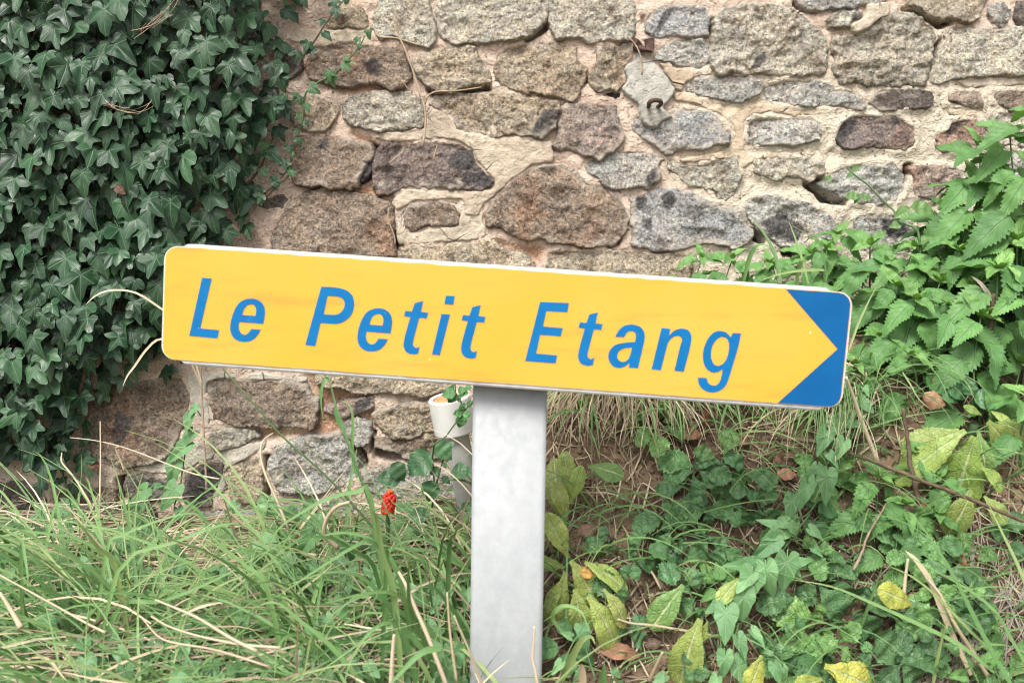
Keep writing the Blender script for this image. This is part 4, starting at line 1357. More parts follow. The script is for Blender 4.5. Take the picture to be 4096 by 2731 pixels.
DEADW = [(0, 0.03), (0.08, 0.2), (0.25, 0.36), (0.45, 0.42), (0.65, 0.36), (0.85, 0.2), (1, 0.01)]
deadw_me = [geo_mesh('dead_leaf', grid_geo(DEADW, 14, 5, 0.04, f_, d_, 0.05, i + 81, 0.3, 0.3, 0.3, 0.12), M['dead_leaf']) for i, (f_, d_) in enumerate([(0.3, 0.2), (-0.3, 0.3)])]

GL = [(0, 0.03), (0.10, 0.10), (0.25, 0.22), (0.42, 0.34), (0.60, 0.40), (0.76, 0.36), (0.88, 0.25), (0.96, 0.12), (1, 0.02)]


gl_me = [geo_mesh('avens_leaf', grid_geo(GL, 18, 6, 0.10, f_, d_, 0.09, i + 91, tw, 0.7), M['geum']) for i, (f_, d_, tw) in enumerate([(0.3, 0.2, 0.1), (0.45, 0.4, -0.2), (0.2, 0.1, 0.25), (0.5, 0.3, 0.0), (0.15, 0.45, -0.1)])]


def ribbon(mb, pts, width, rnd=0.0, n=9, flat=None, vee=0.25, tip=1.6):
    """a grass blade or flat straw along pts"""
    q = spline(pts, n) if len(pts) > 2 else [Vector(pts[0]).lerp(Vector(pts[1]), i / (n - 1)) for i in range(n)]
    vs, uvs, fs = [], [], []
    for i, p in enumerate(q):
        d = (q[min(i + 1, n - 1)] - q[max(i - 1, 0)]).normalized()
        fl = flat if flat is not None else Vector((0.2, -0.75, 0.6))
        s = d.cross(fl)
        if s.length < 1e-3:
            s = d.cross(Vector((1, 0, 0)))
        s.normalize()
        up = s.cross(d)
        t_ = i / (n - 1)
        w = width * 0.5 * (1 - t_ ** tip) * (0.55 + 0.45 * min(1, t_ * 5)) + 0.0002
        vs += [p - s * w, p - up * (w * vee * 2), p + s * w]
        uvs += [(0, t_), (0.5, t_), (1, t_)]
    for i in range(n - 1):
        a = i * 3
        fs += [(a, a + 1, a + 4, a + 3), (a + 1, a + 2, a + 5, a + 4)]
    mb.add(vs, fs, uvs, rnd)


def arc_pts(base, az, L, e0, e1, n=6, wob=0.0, r_=None):
    """points of a stalk that leaves at elevation e0 and ends at e1 (degrees)"""
    pts = [Vector(base)]
    for i in range(n):
        e = math.radians(e0 + (e1 - e0) * ((i + 0.5) / n) ** 1.15)
        a = az + (r_.uniform(-wob, wob) if r_ else 0)
        pts.append(pts[-1] + Vector((math.cos(a) * math.cos(e), math.sin(a) * math.cos(e), math.sin(e))) * (L / n))
    return pts
# ------------------------------------------------------------------ ivy on the wall
ri = random.Random(21)
ivy_base = at('P', 250, 1000, WALL_Y - 0.05)
ivy = thing('ivy', (ivy_base.x, WALL_Y - 0.05, gz(ivy_base.x, WALL_Y - 0.05)), 'dense dark green ivy hanging over the left of the stone wall', 'ivy')


def pix_of(p):
    d = Vector(p) - Vector((0, 0, CAM_Z))
    zc = d.y * cp - d.z * sp
    return 2048 + d.x / zc * FPX, 1365.5 - (d.y * sp + d.z * cp) / zc * FPX


cand = []
x0, x1, z0, z1 = ivy_poly[:, 0].min(), ivy_poly[:, 0].max(), ivy_poly[:, 1].min(), ivy_poly[:, 1].max()
for layer, (sp_, off) in enumerate(((0.0265, 0.0), (0.0330, -0.034), (0.033, -0.060), (0.036, -0.085))):
    for x in np.arange(x0, x1, sp_):
        for z_ in np.arange(z0, z1, sp_):
            cand.append((layer, x + ri.uniform(-.5, .5) * sp_, z_ + ri.uniform(-.5, .5) * sp_, off))
ca = np.array([(c[1], c[2]) for c in cand])
dd = sdf(ca[:, 0], ca[:, 1], ivy_poly)
th_ = 0.105 + 0.040 * fbm(ca[:, 0] * 6, ca[:, 1] * 6, 12, 3)
items = []
for (layer, x, z_, off), d, th in zip(cand, dd, th_):
    if d < 0.004:
        continue
    h = min(th, 0.018 + d * 1.1) + off + ri.uniform(-0.012, 0.012)
    if h < 0.012:
        if layer > 0:
            continue
        h = 0.014 + ri.uniform(0, 0.008)
    s = ri.uniform(0.024, 0.042) * (1.0 if d > 0.04 else 0.75)
    if ri.random() < 0.16:
        s *= 0.6
    pos = Vector((x, WALL_Y - h, z_ + s * 0.35))
    az = ri.gauss(0, 0.42)
    dirv = Vector((math.sin(az), -ri.uniform(0.10, 0.75), -math.cos(az)))
    nrm = Vector((ri.gauss(0, 0.34), -1.0, ri.uniform(0.05, 0.95)))
    sx, sy = pix_of(pos)
    vis = -60 < sx < 4150 and -60 < sy < 2790
    items.append((layer, s, vis, pos, dirv, nrm))
items.sort(key=lambda q: (not q[2], q[0], -q[1]))
mbs = MB()
for i, (layer, s, vis, pos, dirv, nrm) in enumerate(items):
    m = frame_m(pos, dirv, nrm, s, ri.choice((-1, 1)) * ri.uniform(0.9, 1.08) if False else ri.uniform(0.80, 1.0))
    if i < 300:
        v = ri.uniform(0.7, 1.5)
        leaf_obj(ri.choice(ivy_me), ivy, m, (v, v * ri.uniform(0.97, 1.06), v))
    else:
        vs, fs, uvs = ri.choice(ivy_lo)
        ml = Matrix.Translation(-ivy.location) @ m
        mbs.add([ml @ q for q in vs], fs, uvs, ri.random())
o = mbs.obj('foliage', M['ivy'], ivy)
o['kind'] = 'stuff'
mbs = MB()
for k in range(16):                                      # old stems under the leaves
    x = ri.uniform(-0.82, -0.45)
    zz = ri.uniform(0.70, 0.85) if x < -0.68 else ri.uniform(1.0, 1.08)
    pts = []
    for q in range(7):
        pts.append(Vector((x, WALL_Y - 0.03 + ri.uniform(-.012, .004), zz)) - ivy.location)
        x += ri.uniform(-0.05, 0.05)
        zz += ri.uniform(0.07, 0.14)
    mbs = MB()
    tube(mbs, spline(pts, 14), [0.004 - 0.0002 * q for q in range(14)], 6)
    mbs.obj('stem', M['stem_brown'], ivy)
# a few dead leaves and the pale dry wisps caught in the ivy
for k, (fr, bx, by, tx, ty, s) in enumerate((('P', 225, 120, 240, 145, 1), ('P', 60, 378, 95, 372, 1), ('P', 265, 425, 290, 445, 1))):
    a, b = at(fr, bx, by, WALL_Y - 0.11), at(fr, tx, ty, WALL_Y - 0.12)
    o = put('fallen_leaf', deadw_me[k % 2])
    o.matrix_world = frame_m(a, b - a, (0.2, -1, 0.4), (b - a).length * 0.85)
    o.color = (0.45, 0.42, 0.42, 1)
    tag(o, ['curled brown dead leaf caught in the upper ivy', 'thin brown dead leaf lying in the ivy low by the wall edge', 'shrivelled rusty dead leaf caught among lower ivy leaves'][k], 'leaf')
for k, (pts, lab) in enumerate(((('P', [(310, 80), (350, 55), (390, 25), (415, -10)]), 'clump of pale dry roots hanging in the top of the ivy'),
                                (('P', [(240, 235), (270, 248), (310, 250), (345, 240)]), 'tuft of dry moss and straw caught in the middle of the ivy'))):
    fr, q = pts
    c0 = at(fr, *q[1], WALL_Y - 0.115)
    th0 = thing('dry_wisp', c0, lab, 'wisp')
    for j in range(8):
        mb = MB()
        w = [at(fr, x + ri.uniform(-14, 14), y + ri.uniform(-12, 12), WALL_Y - 0.118 - ri.uniform(0, 0.02)) - c0 for x, y in q]
        a0 = ri.randint(0, 1)
        tube(mb, spline(w[a0:a0 + ri.randint(2, 3)] if j % 3 else w, 7), 0.0006, 4)
        mb.obj('strand', M['stem_pale'], th0)

# ------------------------------------------------------------------ ivy runners with small leaves on the bare stones
RUN = [('small-leaved ivy runner climbing past the cream mortar slab', 'A', '830 260 780 350 690 450 600 540 480 600 400 680 385 800 370 930', 0.40, True),
       ('thin ivy runner straggling down the edge of the brown stones', 'A', '385 900 330 1010 300 1130 280 1260 180 1350 60 1480', 0.36, False),
       ('ivy runner trailing from the top edge beside the ivy mass', 'A', '680 0 610 80 540 180 470 290 400 380 360 480', 0.5, False),
       ('woody ivy shoot with loose leaves under the ivy edge', 'A', '180 960 130 1080 70 1220 -20 1330', 0.5, False),
       ('short ivy shoot crossing the dark stone by the ivy edge', 'A', '260 1240 180 1330 100 1400 30 1500', 0.32, False)]
for lab, fr, s, ls, bright in RUN:
    q = [at(fr, x, y, WALL_Y - 0.030) for x, y in P_(s)]
    th0 = thing('ivy_runner', q[-1], lab, 'ivy', 'ivy runners on the stones')
    sp_ = spline(q, 40)
    mb = MB()
    tube(mb, [p - th0.location for p in sp_], [0.0010 + 0.0012 * k / 40 for k in range(40)], 5)
    mb.obj('stem', M['stem'] if bright else M['stem_brown'], th0)
    L = sum((a - b).length for a, b in zip(sp_, sp_[1:]))
    nl = int(L / 0.015)
    for k in range(nl):
        p = sp_[int(k / nl * 39)]
        sd = -1 if k % 2 else 1
        s_ = ri.uniform(0.45, 1.0) * 0.045 * ls
        pos = p + Vector((sd * s_ * 0.45, -0.006 - ri.uniform(0, 0.008), ri.uniform(-.3, .5) * s_))
        az = ri.gauss(sd * 0.5, 0.5)
        leaf_obj(ri.choice(ivy_y_me if bright or ri.random() < 0.35 else ivy_me), th0,
                 frame_m(pos, (math.sin(az), -0.25, -math.cos(az)), (ri.gauss(0, .35), -1, ri.uniform(.1, .8)), s_))

# ------------------------------------------------------------------ nettles
rn = random.Random(5)


def nettle(fr, hx, hy, Y, label, group, size=1.0, lean=0.0, pairs=5, rot=None):
    head = at(fr, hx, hy, Y)
    bx, by = head.x + rn.uniform(-.03, .03) + lean, min(WALL_Y - 0.05, Y + rn.uniform(-.02, .03))
    base = Vector((bx, by, gz(bx, by) - 0.01))
    th0 = thing('nettle', base, label, 'nettle', group)
    H = (head - base).length
    q = spline([base, base.lerp(head, 0.5) + Vector((rn.uniform(-.015, .015), rn.uniform(-.01, .01), 0)), head], 14)
    mb = MB()
    tube(mb, [p - base for p in q], [0.0026 * size * (1 - 0.5 * k / 13) for k in range(14)], 6)
    mb.obj('stem', M['stem'], th0)
    az0 = rn.uniform(0, math.pi) if rot is None else rot
    dist = 0.0
    spacing = 0.010 * size
    k = 0
    while dist < H * 0.93 and k < pairs:
        f = 1 - dist / H
        p = q[0].lerp(q[-1], f) if False else q[min(13, int(f * 13))].lerp(q[min(13, int(f * 13) + 1)], f * 13 - int(f * 13))
        s = size * (0.040, 0.060, 0.074, 0.080, 0.080, 0.076, 0.07)[min(k, 6)] * rn.uniform(0.9, 1.12)
        if k == 0:
            el = 0.75
        else:
            el = rn.uniform(-0.15, 0.25) - 0.10 * k
        for j in (0, 1):
            az = az0 + k * math.pi / 2 + j * math.pi + rn.uniform(-.25, .25)
            # the plants lean out from the wall to the light
            out = Vector((math.cos(az), math.sin(az) * 0.80, math.sin(az) * 0.60))
            NB = Vector((0, -0.60, 0.80))
            d = (out + NB * (el + rn.uniform(-.15, .15)) + Vector((0, 0, -0.16))).normalized()
            pet = out * (0.10 + 0.10 * min(k, 3)) * s + Vector((0, 0, 0.12 * s))
            nrm = NB + Vector((rn.uniform(-.25, .25), rn.uniform(-.25, .25), 0))
            v = (1.25 if k == 0 else 1.1 if k == 1 else 1.0) * rn.uniform(0.85, 1.12)
            o = leaf_obj(rn.choice(net_me), th0, frame_m(p + pet, d, nrm, s), (v * (1.15 if k == 0 else 1), v, v * 0.9))
        if k == 0:                                   # the bud of tiny leaves at the top
            for j in range(4):
                az = az0 + 0.8 + j * math.pi / 2
                d = Vector((math.cos(az) * 0.6, math.sin(az) * 0.6, 0.9))
                leaf_obj(rn.choice(net_me), th0, frame_m(p, d, (-d.x, -d.y - 0.3, 0.6), s * 0.62), (1.5, 1.35, 0.8))
        dist += spacing
        spacing = size * (0.022, 0.034, 0.042, 0.048, 0.05)[min(k, 4)]
        k += 1


NG = 'nettles growing along the foot of the wall'
NET_P = [
    ('C', 1975, 1260, 1.50, 'tall slim nettle reaching up beside the brown upper stone', 1.0, 6), ('C', 2230, 1150, 1.47, 'tall nettle next to the highest one, against the grey upper stones', 1.0, 7), ('C', 2420, 990, 1.42, 'highest nettle, its tip near the flush cream mortar', 1.0, 7), ('C', 2080, 1480, 1.49, 'bushy nettle between the tall slim ones', 1.15, 6),
    ('G', 2800, 200, 1.48, 'nettle beyond the bank edge, out past the tallest one', 1.2, 6), ('G', 2750, 700, 1.42, 'low nettle out beyond the bank edge', 1.1, 5), ('G', 3050, 450, 1.5, 'nettle farthest along the wall from the sign', 1.1, 5),
    ('G', 1960, 90, 1.50, 'tall nettle with its head high against the rose stone', 1.15, 6),
    ('G', 2420, -10, 1.42, 'nettle rising highest of all at the bank edge', 1.2, 7),
    ('G', 1690, 320, 1.53, 'nettle head between the two tallest ones, near the low rose stone', 1.0, 5), ('G', 1860, 490, 1.47, 'nettle in the middle of the crowd, below the tall pair', 1.05, 5), ('G', 1030, 610, 1.52, 'nettle with a pale star head before the white-veined low stone', 1.1, 5),
    ('G', 1410, 630, 1.50, 'slim nettle just right of the white-veined low stone', 1.0, 5), ('G', 1800, 660, 1.44, 'nettle with dark inner leaves below the middle of the crowd', 1.05, 5), ('G', 2290, 570, 1.40, 'strong nettle at the outer right of the crowd', 1.2, 6),
    ('G', 750, 520, 1.57, 'low nettle under the cracked grey stone', 0.9, 4), ('G', 530, 690, 1.57, 'nettle at the foot of the wall behind the bent grass blades', 0.95, 4), ('G', 200, 800, 1.57, 'short nettle directly behind the sign top', 0.85, 4),
    ('S3', 870, 70, 1.58, 'small nettle peeping over the sign against the lowest course', 0.8, 4), ('S3', 1130, 80, 1.58, 'second small nettle peeping over the sign, right of the first', 0.85, 4),
    ('G', 1430, 1080, 1.40, 'broad nettle spreading just beyond the arrow end of the sign', 1.15, 5), ('G', 1270, 960, 1.45, 'nettle leaning over the corner of the sign', 1.0, 5),
    ('G', 1630, 930, 1.44, 'nettle with long spread leaves right of the sign corner', 1.05, 5), ('G', 1750, 1160, 1.38, 'nettle behind the broad one at the sign end', 1.05, 5), ('G', 1110, 1390, 1.42, 'low nettle beside the sign end over dead leaves', 0.85, 4),
    ('G', 2130, 830, 1.38, 'big-leaved nettle beside the splintered stem', 1.2, 5), ('G', 1980, 1220, 1.36, 'pale nettle leaves behind the splintered dead stem', 1.1, 4),
    ('H', 1380, 60, 1.36, 'spreading low nettle under the broad one', 1.0, 4), ('G', 2350, 1000, 1.36, 'nettle rising behind the splintered stem', 1.1, 5), ('G', 950, 860, 1.53, 'nettle behind the star-headed one', 0.9, 4),
    ('G', 2150, 380, 1.52, 'nettle close to the hollow in the wall', 1.1, 5), ('G', 2350, 330, 1.50, 'low nettle between the cracked grey stone and the grass blades', 1.1, 5), ('G', 1560, 480, 1.56, 'low nettle hidden under the star-headed one', 0.9, 4),
    ('G', 660, 640, 1.55, 'nettle between the tall pair and the splintered stem', 0.85, 4), ('G', 1180, 760, 1.50, 'nettle right against the rose stone', 0.95, 4), ('G', 2080, 560, 1.44, 'shaded nettle under the middle of the crowd', 1.1, 5), ('G', 2220, 160, 1.53, 'nettle just above the splintered stem', 1.0, 5), ('G', 1500, 830, 1.47, 'third small nettle over the sign, beside the grass tuft', 0.95, 4), ('G', 1900, 950, 1.42, None, 1.0, 4), ('S3', 1450, 120, 1.56, None, 0.85, 4), ('H', 2330, 120, 1.36, None, 1.0, 4), ('G', 2480, 700, 1.42, None, 1.1, 5), ('G', 2520, 300, 1.46, None, 1.1, 5), ('H', 900, 120, 1.40, None, 0.8, 3), ('H', 2400, 420, 1.30, None, 0.9, 3),
    ('H', 1095, 1100, 1.26, 'young nettle with a four-pointed head above the woody cane', 1.05, 4), ('H', 1445, 890, 1.29, 'young nettle tip pointing up before the yellow rosette', 0.85, 3),
    ('H', 1610, 1100, 1.27, 'small drooping nettle over the yellow rosette leaves', 0.8, 3), ('H', 1630, 1420, 1.24, 'nettle shoot by the bare soil under the rosette', 0.8, 3),
    ('H', 1330, 1330, 1.25, 'stubby nettle with rounded leaves below the cane', 0.85, 3)]
for fr, x, y, Y, lab, sz, pr in NET_P:
    sz *= 0.70 if fr == 'H' and Y < 1.3 else 0.78
    pr += 2
    nettle(fr, x, y, Y, lab or 'leafy green nettle in the crowd at the foot of the wall', NG, sz, 0, pr)

# ------------------------------------------------------------------ leaves set by where they show
rl = random.Random(9)


def leaf_px(parent, me, fr, bx, by, tx, ty, lift=0.03, tint=(1, 1, 1), sx=1.0, nrm=None, Y=None, tipout=0.0):
    if Y is None:
        g = on_ground(fr, (bx + tx) / 2, (by + ty) / 2)
        Y = g.y - lift
    a, b = at(fr, bx, by, Y + 0.004), at(fr, tx, ty, Y - tipout)
    n = Vector(nrm) if nrm else Vector((rl.gauss(0, .2), -0.85, 0.6 + rl.gauss(0, .15)))
    return leaf_obj(me, parent, frame_m(a, b - a, n, (b - a).length, sx), tint)


def stalk(parent, pts, rad, mat, name='stem', sides=5):
    mb = MB()
    q = spline(pts, max(8, 3 * len(pts)))
    n = len(q)
    tube(mb, [p - parent.location for p in q], [rad * (1 - 0.35 * k / n) for k in range(n)], sides)
    return mb.obj(name, mat, parent)


ROSETTES = [('yellow-green leaf rosette sprawling down the bank below the nettles', 'H', (1895, 690),
             [(1800, 690, 1372, 850, 1.25), (1930, 740, 1740, 1345, 1.15), (1960, 700, 2045, 1070, 0.9), (2040, 610, 2335, 905, 1.2), (1990, 560, 1890, 480, 1.0),
              (2060, 520, 2220, 590, 1.0), (2130, 620, 2420, 700, 1.1), (1990, 1000, 2190, 1180, 1.1), (1900, 1200, 1800, 1530, 1.3), (2010, 1250, 2210, 1450, 1.2), (1760, 760, 1640, 1040, 0.9), (1850, 690, 1330, 1040, 0.8)]),
            ('pale green rosette with long leaves beside the foot of the post', 'J', (395, 370),
             [(430, 330, 700, 700, 1.05), (560, 345, 960, 560, 0.95), (590, 660, 940, 1115, 0.95), (470, 600, 540, 1010, 1.1), (380, 440, 275, 925, 0.85), (370, 400, 150, 310, 0.9),
              (410, 310, 250, -60, 0.9), (740, 600, 1000, 870, 0.9), (360, 500, 190, 760, 0.9)]),
            ('ragged pale green leaves on the bare soil under the avens', 'J', (1500, 560), [(1490, 560, 1200, 940, 1.05), (1650, 880, 1400, 1500, 1.0), (1720, 900, 1640, 1130, 0.9), (2010, 500, 1850, 690, 1.0)]),
            ('withered yellowing leaves pressed against the right of the post', 'M', (330, 1300),
             [(330, 1260, 200, 860, 1.0), (360, 1240, 300, 980, 1.0), (400, 1000, 330, 700, 0.9), (540, 780, 790, 800, 1.3), (390, 1100, 470, 820, 0.8), (330, 1300, 170, 1330, 1.0), (380, 1480, 210, 1300, 1.0)]),
            ('yellow leaf fringed with green lying low among the avens leaves', 'I', (640, 1420), [(640, 1420, 1080, 1590, 1.3), (1390, 900, 1200, 780, 1.2), (100, 1330, 30, 1600, 1.2), (620, 1530, 420, 1600, 1.2)])]
for i, (lab, fr, (cx, cy), lv) in enumerate(ROSETTES):
    g = on_ground(fr, cx, cy)
    th0 = thing('leaf_rosette', g, lab, 'plant', 'yellow-green rosettes on the bank')
    for k, (bx, by, tx, ty, w) in enumerate(lv):
        tx, ty = bx + (tx - bx) * 1.1, by + (ty - by) * 1.1
        v = rl.uniform(0.75, 1.15)
        tint = (v, v * rl.uniform(0.95, 1.1), v)
        if (i, k) in ((0, 2), (3, 3), (2, 0)):
            tint = (0.5, 0.72, 0.75)
        if i == 4:
            tint = (1.35, 1.12, 0.8)
        leaf_px(th0, ros_me[(k + i) % 5], fr, bx, by, tx, ty, 0.040 + 0.007 * (k % 4), tint, w, None, None, rl.uniform(-0.005, 0.02))
    mb = MB()
    tube(mb, [Vector((0, 0.01, -0.02)), Vector((0, -0.01, 0.012))], [0.010, 0.006], 7)
    mb.obj('crown', M['stem'], th0)

AV = [
    ('avens plant with crinkled mid-green leaves in the middle of the bank', 'M', 1.0, '1440 830 1205 850 1440 860 1490 1035 1450 800 1540 720 1440 780 1190 690 1340 960 1145 985 1530 850 1740 870 1500 830 1600 780'),
    ('avens plant with fan-like leaves below the drooping grass tuft', 'M', 1.0, '1880 830 1780 700 1890 845 2125 880 1850 860 1790 940 1860 1000 2000 1050 1840 990 1710 1050 1700 760 1570 720'),
    ('avens plant with broad scalloped leaves half way down the bank', 'M', 0.9, '1560 1130 1330 1190 1550 1150 1750 1160 1530 1120 1450 1050 1560 1160 1580 1270 1430 1090 1245 1150 1400 1180 1300 1290 1870 1130 1900 1290 1840 1140 1780 1260'),
    ('dark avens plant beside the bindweed in the middle of the bank', 'M', 0.75, '2030 1120 2110 970 2035 1135 2190 1260 2020 1130 1960 1260 2020 1110 1940 1030'),
    ('avens leaf of three parts standing over the pale yellowing leaf', 'M', 1.0, '1190 1210 985 1250 1205 1200 1215 1085 1205 1225 1215 1330'),
    ('avens plant with dull leaves low beside the pale rosette', 'M', 0.85, '1130 1330 1150 1490 1040 1350 900 1450 1240 1340 1180 1450 1480 1270 1570 1390 1560 1420 1450 1570 1580 1395 1720 1490 1330 1300 1250 1200'),
    ('grey-green avens plant whose leaf carries the fly', 'J', 1.05, '1480 345 1280 190 1490 345 1650 255 1480 410 1285 470 1520 160 1430 220'),
    ('avens plant with drooping yellow-backed leaves over the soil', 'J', 1.1, '1700 120 1590 240 1730 110 1890 230 1860 200 1790 360 1880 215 2000 310 1700 100 1620 20'),
    ('bramble-like sprig of three dark leaves over the pale rosette', 'J', 0.62, '920 540 655 540 935 525 945 395 930 555 920 705'),
    ('sprig of three dark glossy leaves under the cut straw', 'J', 0.55, '970 1000 825 950 975 985 1110 870 980 1015 1125 1095'),
    ('sprig of three leaves beside the yellow dead leaf', 'J', 0.8, '780 140 575 200 770 130 725 30 790 160 815 280 1040 335 1295 380 1010 330 1000 200 1030 350 1045 490'),
    ('avens plant with a seed stalk under the bindweed', 'J', 0.9, '1600 680 1450 800 1590 770 1690 840 1570 640 1490 580 1700 560 1640 470 1820 530 1900 560 1640 600 1560 440 1650 1060 1520 1100 1800 1130 1880 1200 1620 1180 1500 1260 1500 1330 1560 1460 1700 1300 1650 1420'),
    ('tall dark avens leaf standing up by the bare soil', 'I', 0.75, '640 690 575 465 660 690 750 480 760 650 910 610 730 690 640 560'),
    ('dark avens plant with jagged hanging leaves', 'I', 0.72, '560 720 425 830 590 735 825 1040 740 690 910 920 560 730 480 880'),
    ('bright green avens plant with fresh crinkled leaves low on the bank', 'I', 1.6, '540 1090 320 940 540 1180 300 1230 560 1180 735 1260 560 1195 600 1385 760 1210 905 1110 770 1235 860 1340 620 1110 700 1160 560 1060 600 930'),
    ('very dark avens plant with large wrinkled leaves behind the long blade', 'I', 0.6, '1000 920 1180 750 880 970 1090 1160 1000 940 1260 900 1180 980 1400 1010 980 900 1010 760'),
    ('spotted avens leaf with pale flecks by the cream straws', 'I', 0.85, '1560 1040 1380 930 1560 1050 1670 1040 1540 1070 1480 1190 1560 1060 1600 950'),
    ('very dark avens plant filling the lowest part of the bank', 'I', 0.58, '1285 1395 1120 1180 1290 1400 1660 1300 1290 1410 1140 1560 1300 1410 1480 1580 1270 1390 1310 1160 1500 1320 1640 1460 1030 1300 960 1420 1040 1420 950 1560'),
    ('green avens leaf at the lower edge of the bright plant', 'I', 1.05, '560 1480 720 1400 540 1500 420 1560 600 1520 760 1560 1080 1300 960 1240'),
    ('dark avens leaves under the lowest bindweed shoot', 'I', 0.62, '200 1140 70 1240 280 1290 430 1430 250 1280 180 1400 190 1050 330 1000 130 860 60 900 380 830 120 860'),
    ('small avens plant on the soil under the young nettles', 'I', 1.0, '880 470 970 500 800 430 780 380 860 490 850 560 1080 300 1420 400 1060 310 960 120'),
]
for i, (lab, fr, br, s) in enumerate(AV):
    v = P_(s)
    lv = list(zip(v[0::2], v[1::2]))
    g = on_ground(fr, *lv[0][0])
    th0 = thing('avens_plant', g, lab, 'plant', 'avens plants covering the bank')
    br = br ** 0.6
    for k, ((bx, by), (tx, ty)) in enumerate(lv):
        tx, ty = bx + (tx - bx) * 1.12, by + (ty - by) * 1.12
        f = br * rl.uniform(0.85, 1.15)
        if k % 4 == 3:
            f *= 1.15
        o = leaf_px(th0, gl_me[(k * 3 + i) % 5], fr, bx, by, tx, ty, 0.030 + 0.006 * (k % 3), (f * (1.12 if br > 1.2 else 0.95), f, f * (0.75 if br > 1.2 else 1.05)), rl.uniform(0.9, 1.1),
                    (rl.gauss(0, .45), -0.85, 0.55 + rl.gauss(0, .4)), None, rl.uniform(-0.015, 0.015))
        b0 = at(fr, bx, by, on_ground(fr, (bx + tx) / 2, (by + ty) / 2).y - 0.028)
        mb = MB()
        tube(mb, spline([Vector((0, 0.004, -0.01)), (b0 - g) * 0.5 + Vector((0, -0.008, 0.004)), b0 - g], 7), 0.0011, 5)
        mb.obj('leaf_stalk', M['stem'], th0)

for k in range(34):                                    # seedlings and small weeds between the big plants
    x, y = rl.uniform(1270, 2340), rl.uniform(960, 1590)
    if (x > 1960 and y < 1180) or (x < 1450 and 1150 < y < 1480):
        continue
    g = on_ground('P', x, y)
    th0 = thing('weed_seedling', g, 'small light green weed with a few toothed leaves between larger plants', 'weed', 'small weeds on the bank')
    kind = rl.choice((gl_me, gl_me, net_me, bra_me))
    br = rl.uniform(0.9, 1.5)
    a0 = rl.uniform(0, 6.28)
    n = rl.randint(4, 8)
    for j in range(n):
        a = a0 + j * 2 * math.pi / n + rl.uniform(-.4, .4)
        out = Vector((math.cos(a), 0.55 * math.sin(a), 0.83 * math.sin(a)))
        nb = Vector((0, -0.83, 0.55))
        s_ = rl.uniform(0.020, 0.038)
        leaf_obj(rl.choice(kind), th0, frame_m(g + nb * rl.uniform(0.012, 0.04) + out * s_ * 0.35, out + nb * rl.uniform(-.2, .5), nb + Vector((rl.gauss(0, .3), 0, rl.gauss(.1, .3))), s_), (br * 1.05, br, br * 0.85))
    mb = MB()
    tube(mb, [Vector((0, 0.01, -0.015)), Vector((0, -0.012, 0.012)), Vector((0, -0.028, 0.02))], [0.002, 0.0016, 0.001], 5)
    mb.obj('stem', M['stem'], th0)

# bindweed: (label, stem points, leaves base -> tip)
BW = [('bindweed vine with large arrow leaves trailing down the middle of the bank', 'H', [(1000, 380), (860, 600), (760, 800), (700, 1000), (560, 1250), (420, 1480), (240, 1568)],
       [(850, 590, 590, 612), (710, 660, 880, 590), (650, 730, 580, 900), (700, 720, 715, 800), (695, 890, 650, 720), (690, 900, 760, 1010), (657, 1090, 655, 1332), (655, 1080, 590, 950), (487, 1180, 425, 1365), (560, 1140, 520, 1290),
        (362, 1290, 335, 1480), (800, 800, 740, 950), (560, 1010, 490, 1120), (960, 440, 1070, 545), (985, 330, 1020, 390), (250, 1520, 100, 1440)]),
      ('bindweed vine with pale arrow leaves crossing the middle of the bank', 'I', [(430, 200), (330, 330), (240, 460), (150, 560), (40, 640)],
       [(185, 365, 5, 525), (275, 255, 130, 330), (300, 190, 150, 230), (350, 220, 410, 310), (140, 590, 205, 835), (315, 530, 285, 800), (20, 650, -30, 930), (10, 560, 60, 690), (390, 600, 440, 660), (560, 420, 620, 480), (430, 530, 540, 500), (530, 260, 640, 340)]),
      ('bindweed vine with smooth arrow leaves in the lower middle of the bank', 'J', [(2300, 100), (2200, 300), (2080, 520), (1950, 800), (1900, 1050), (1950, 1280), (2050, 1450)],
       [(2320, 165, 2130, 340), (2065, 660, 2050, 945), (1893, 825, 1878, 1115), (2110, 480, 1985, 640), (2150, 400, 1885, 370), (2275, 420, 2330, 690), (2010, 1085, 2095, 1290), (1880, 1240, 1870, 1470), (2000, 1325, 2140, 1580), (1840, 740, 1690, 830), (2150, 1010, 2260, 1130), (1800, 1440, 1730, 1560)]),
      ('bindweed sprig with narrow leaves beside the lower end of the post', 'J', [(640, 1500), (560, 1250), (540, 1050), (520, 950)],
       [(545, 985, 600, 1190), (420, 1040, 330, 1000), (330, 1300, 250, 1400), (520, 1380, 450, 1480), (840, 1370, 900, 1440), (900, 1500, 800, 1560), (1300, 1420, 1200, 1500)]),
      ('young bindweed shoot with pale leaves at the very bottom of the bank', 'I', [(0, 1100), (60, 1230), (150, 1330), (230, 1500)], [(25, 1165, 135, 1250), (175, 1310, 110, 1290), (215, 1420, 260, 1580), (290, 1440, 330, 1540)]),
      ('bindweed climbing a dry stalk up the grey wall joint', 'F', [(1640, 1460), (1690, 1300), (1720, 1100), (1760, 850), (1790, 650), (1840, 560), (1890, 620)],
       [(1838, 540, 1770, 630), (1790, 640, 1740, 785), (1790, 790, 1680, 920), (1745, 905, 1578, 1055), (1640, 1085, 1590, 1310), (1635, 1310, 1505, 1510), (1370, 1320, 1250, 1440), (1460, 1290, 1530, 1270)])]
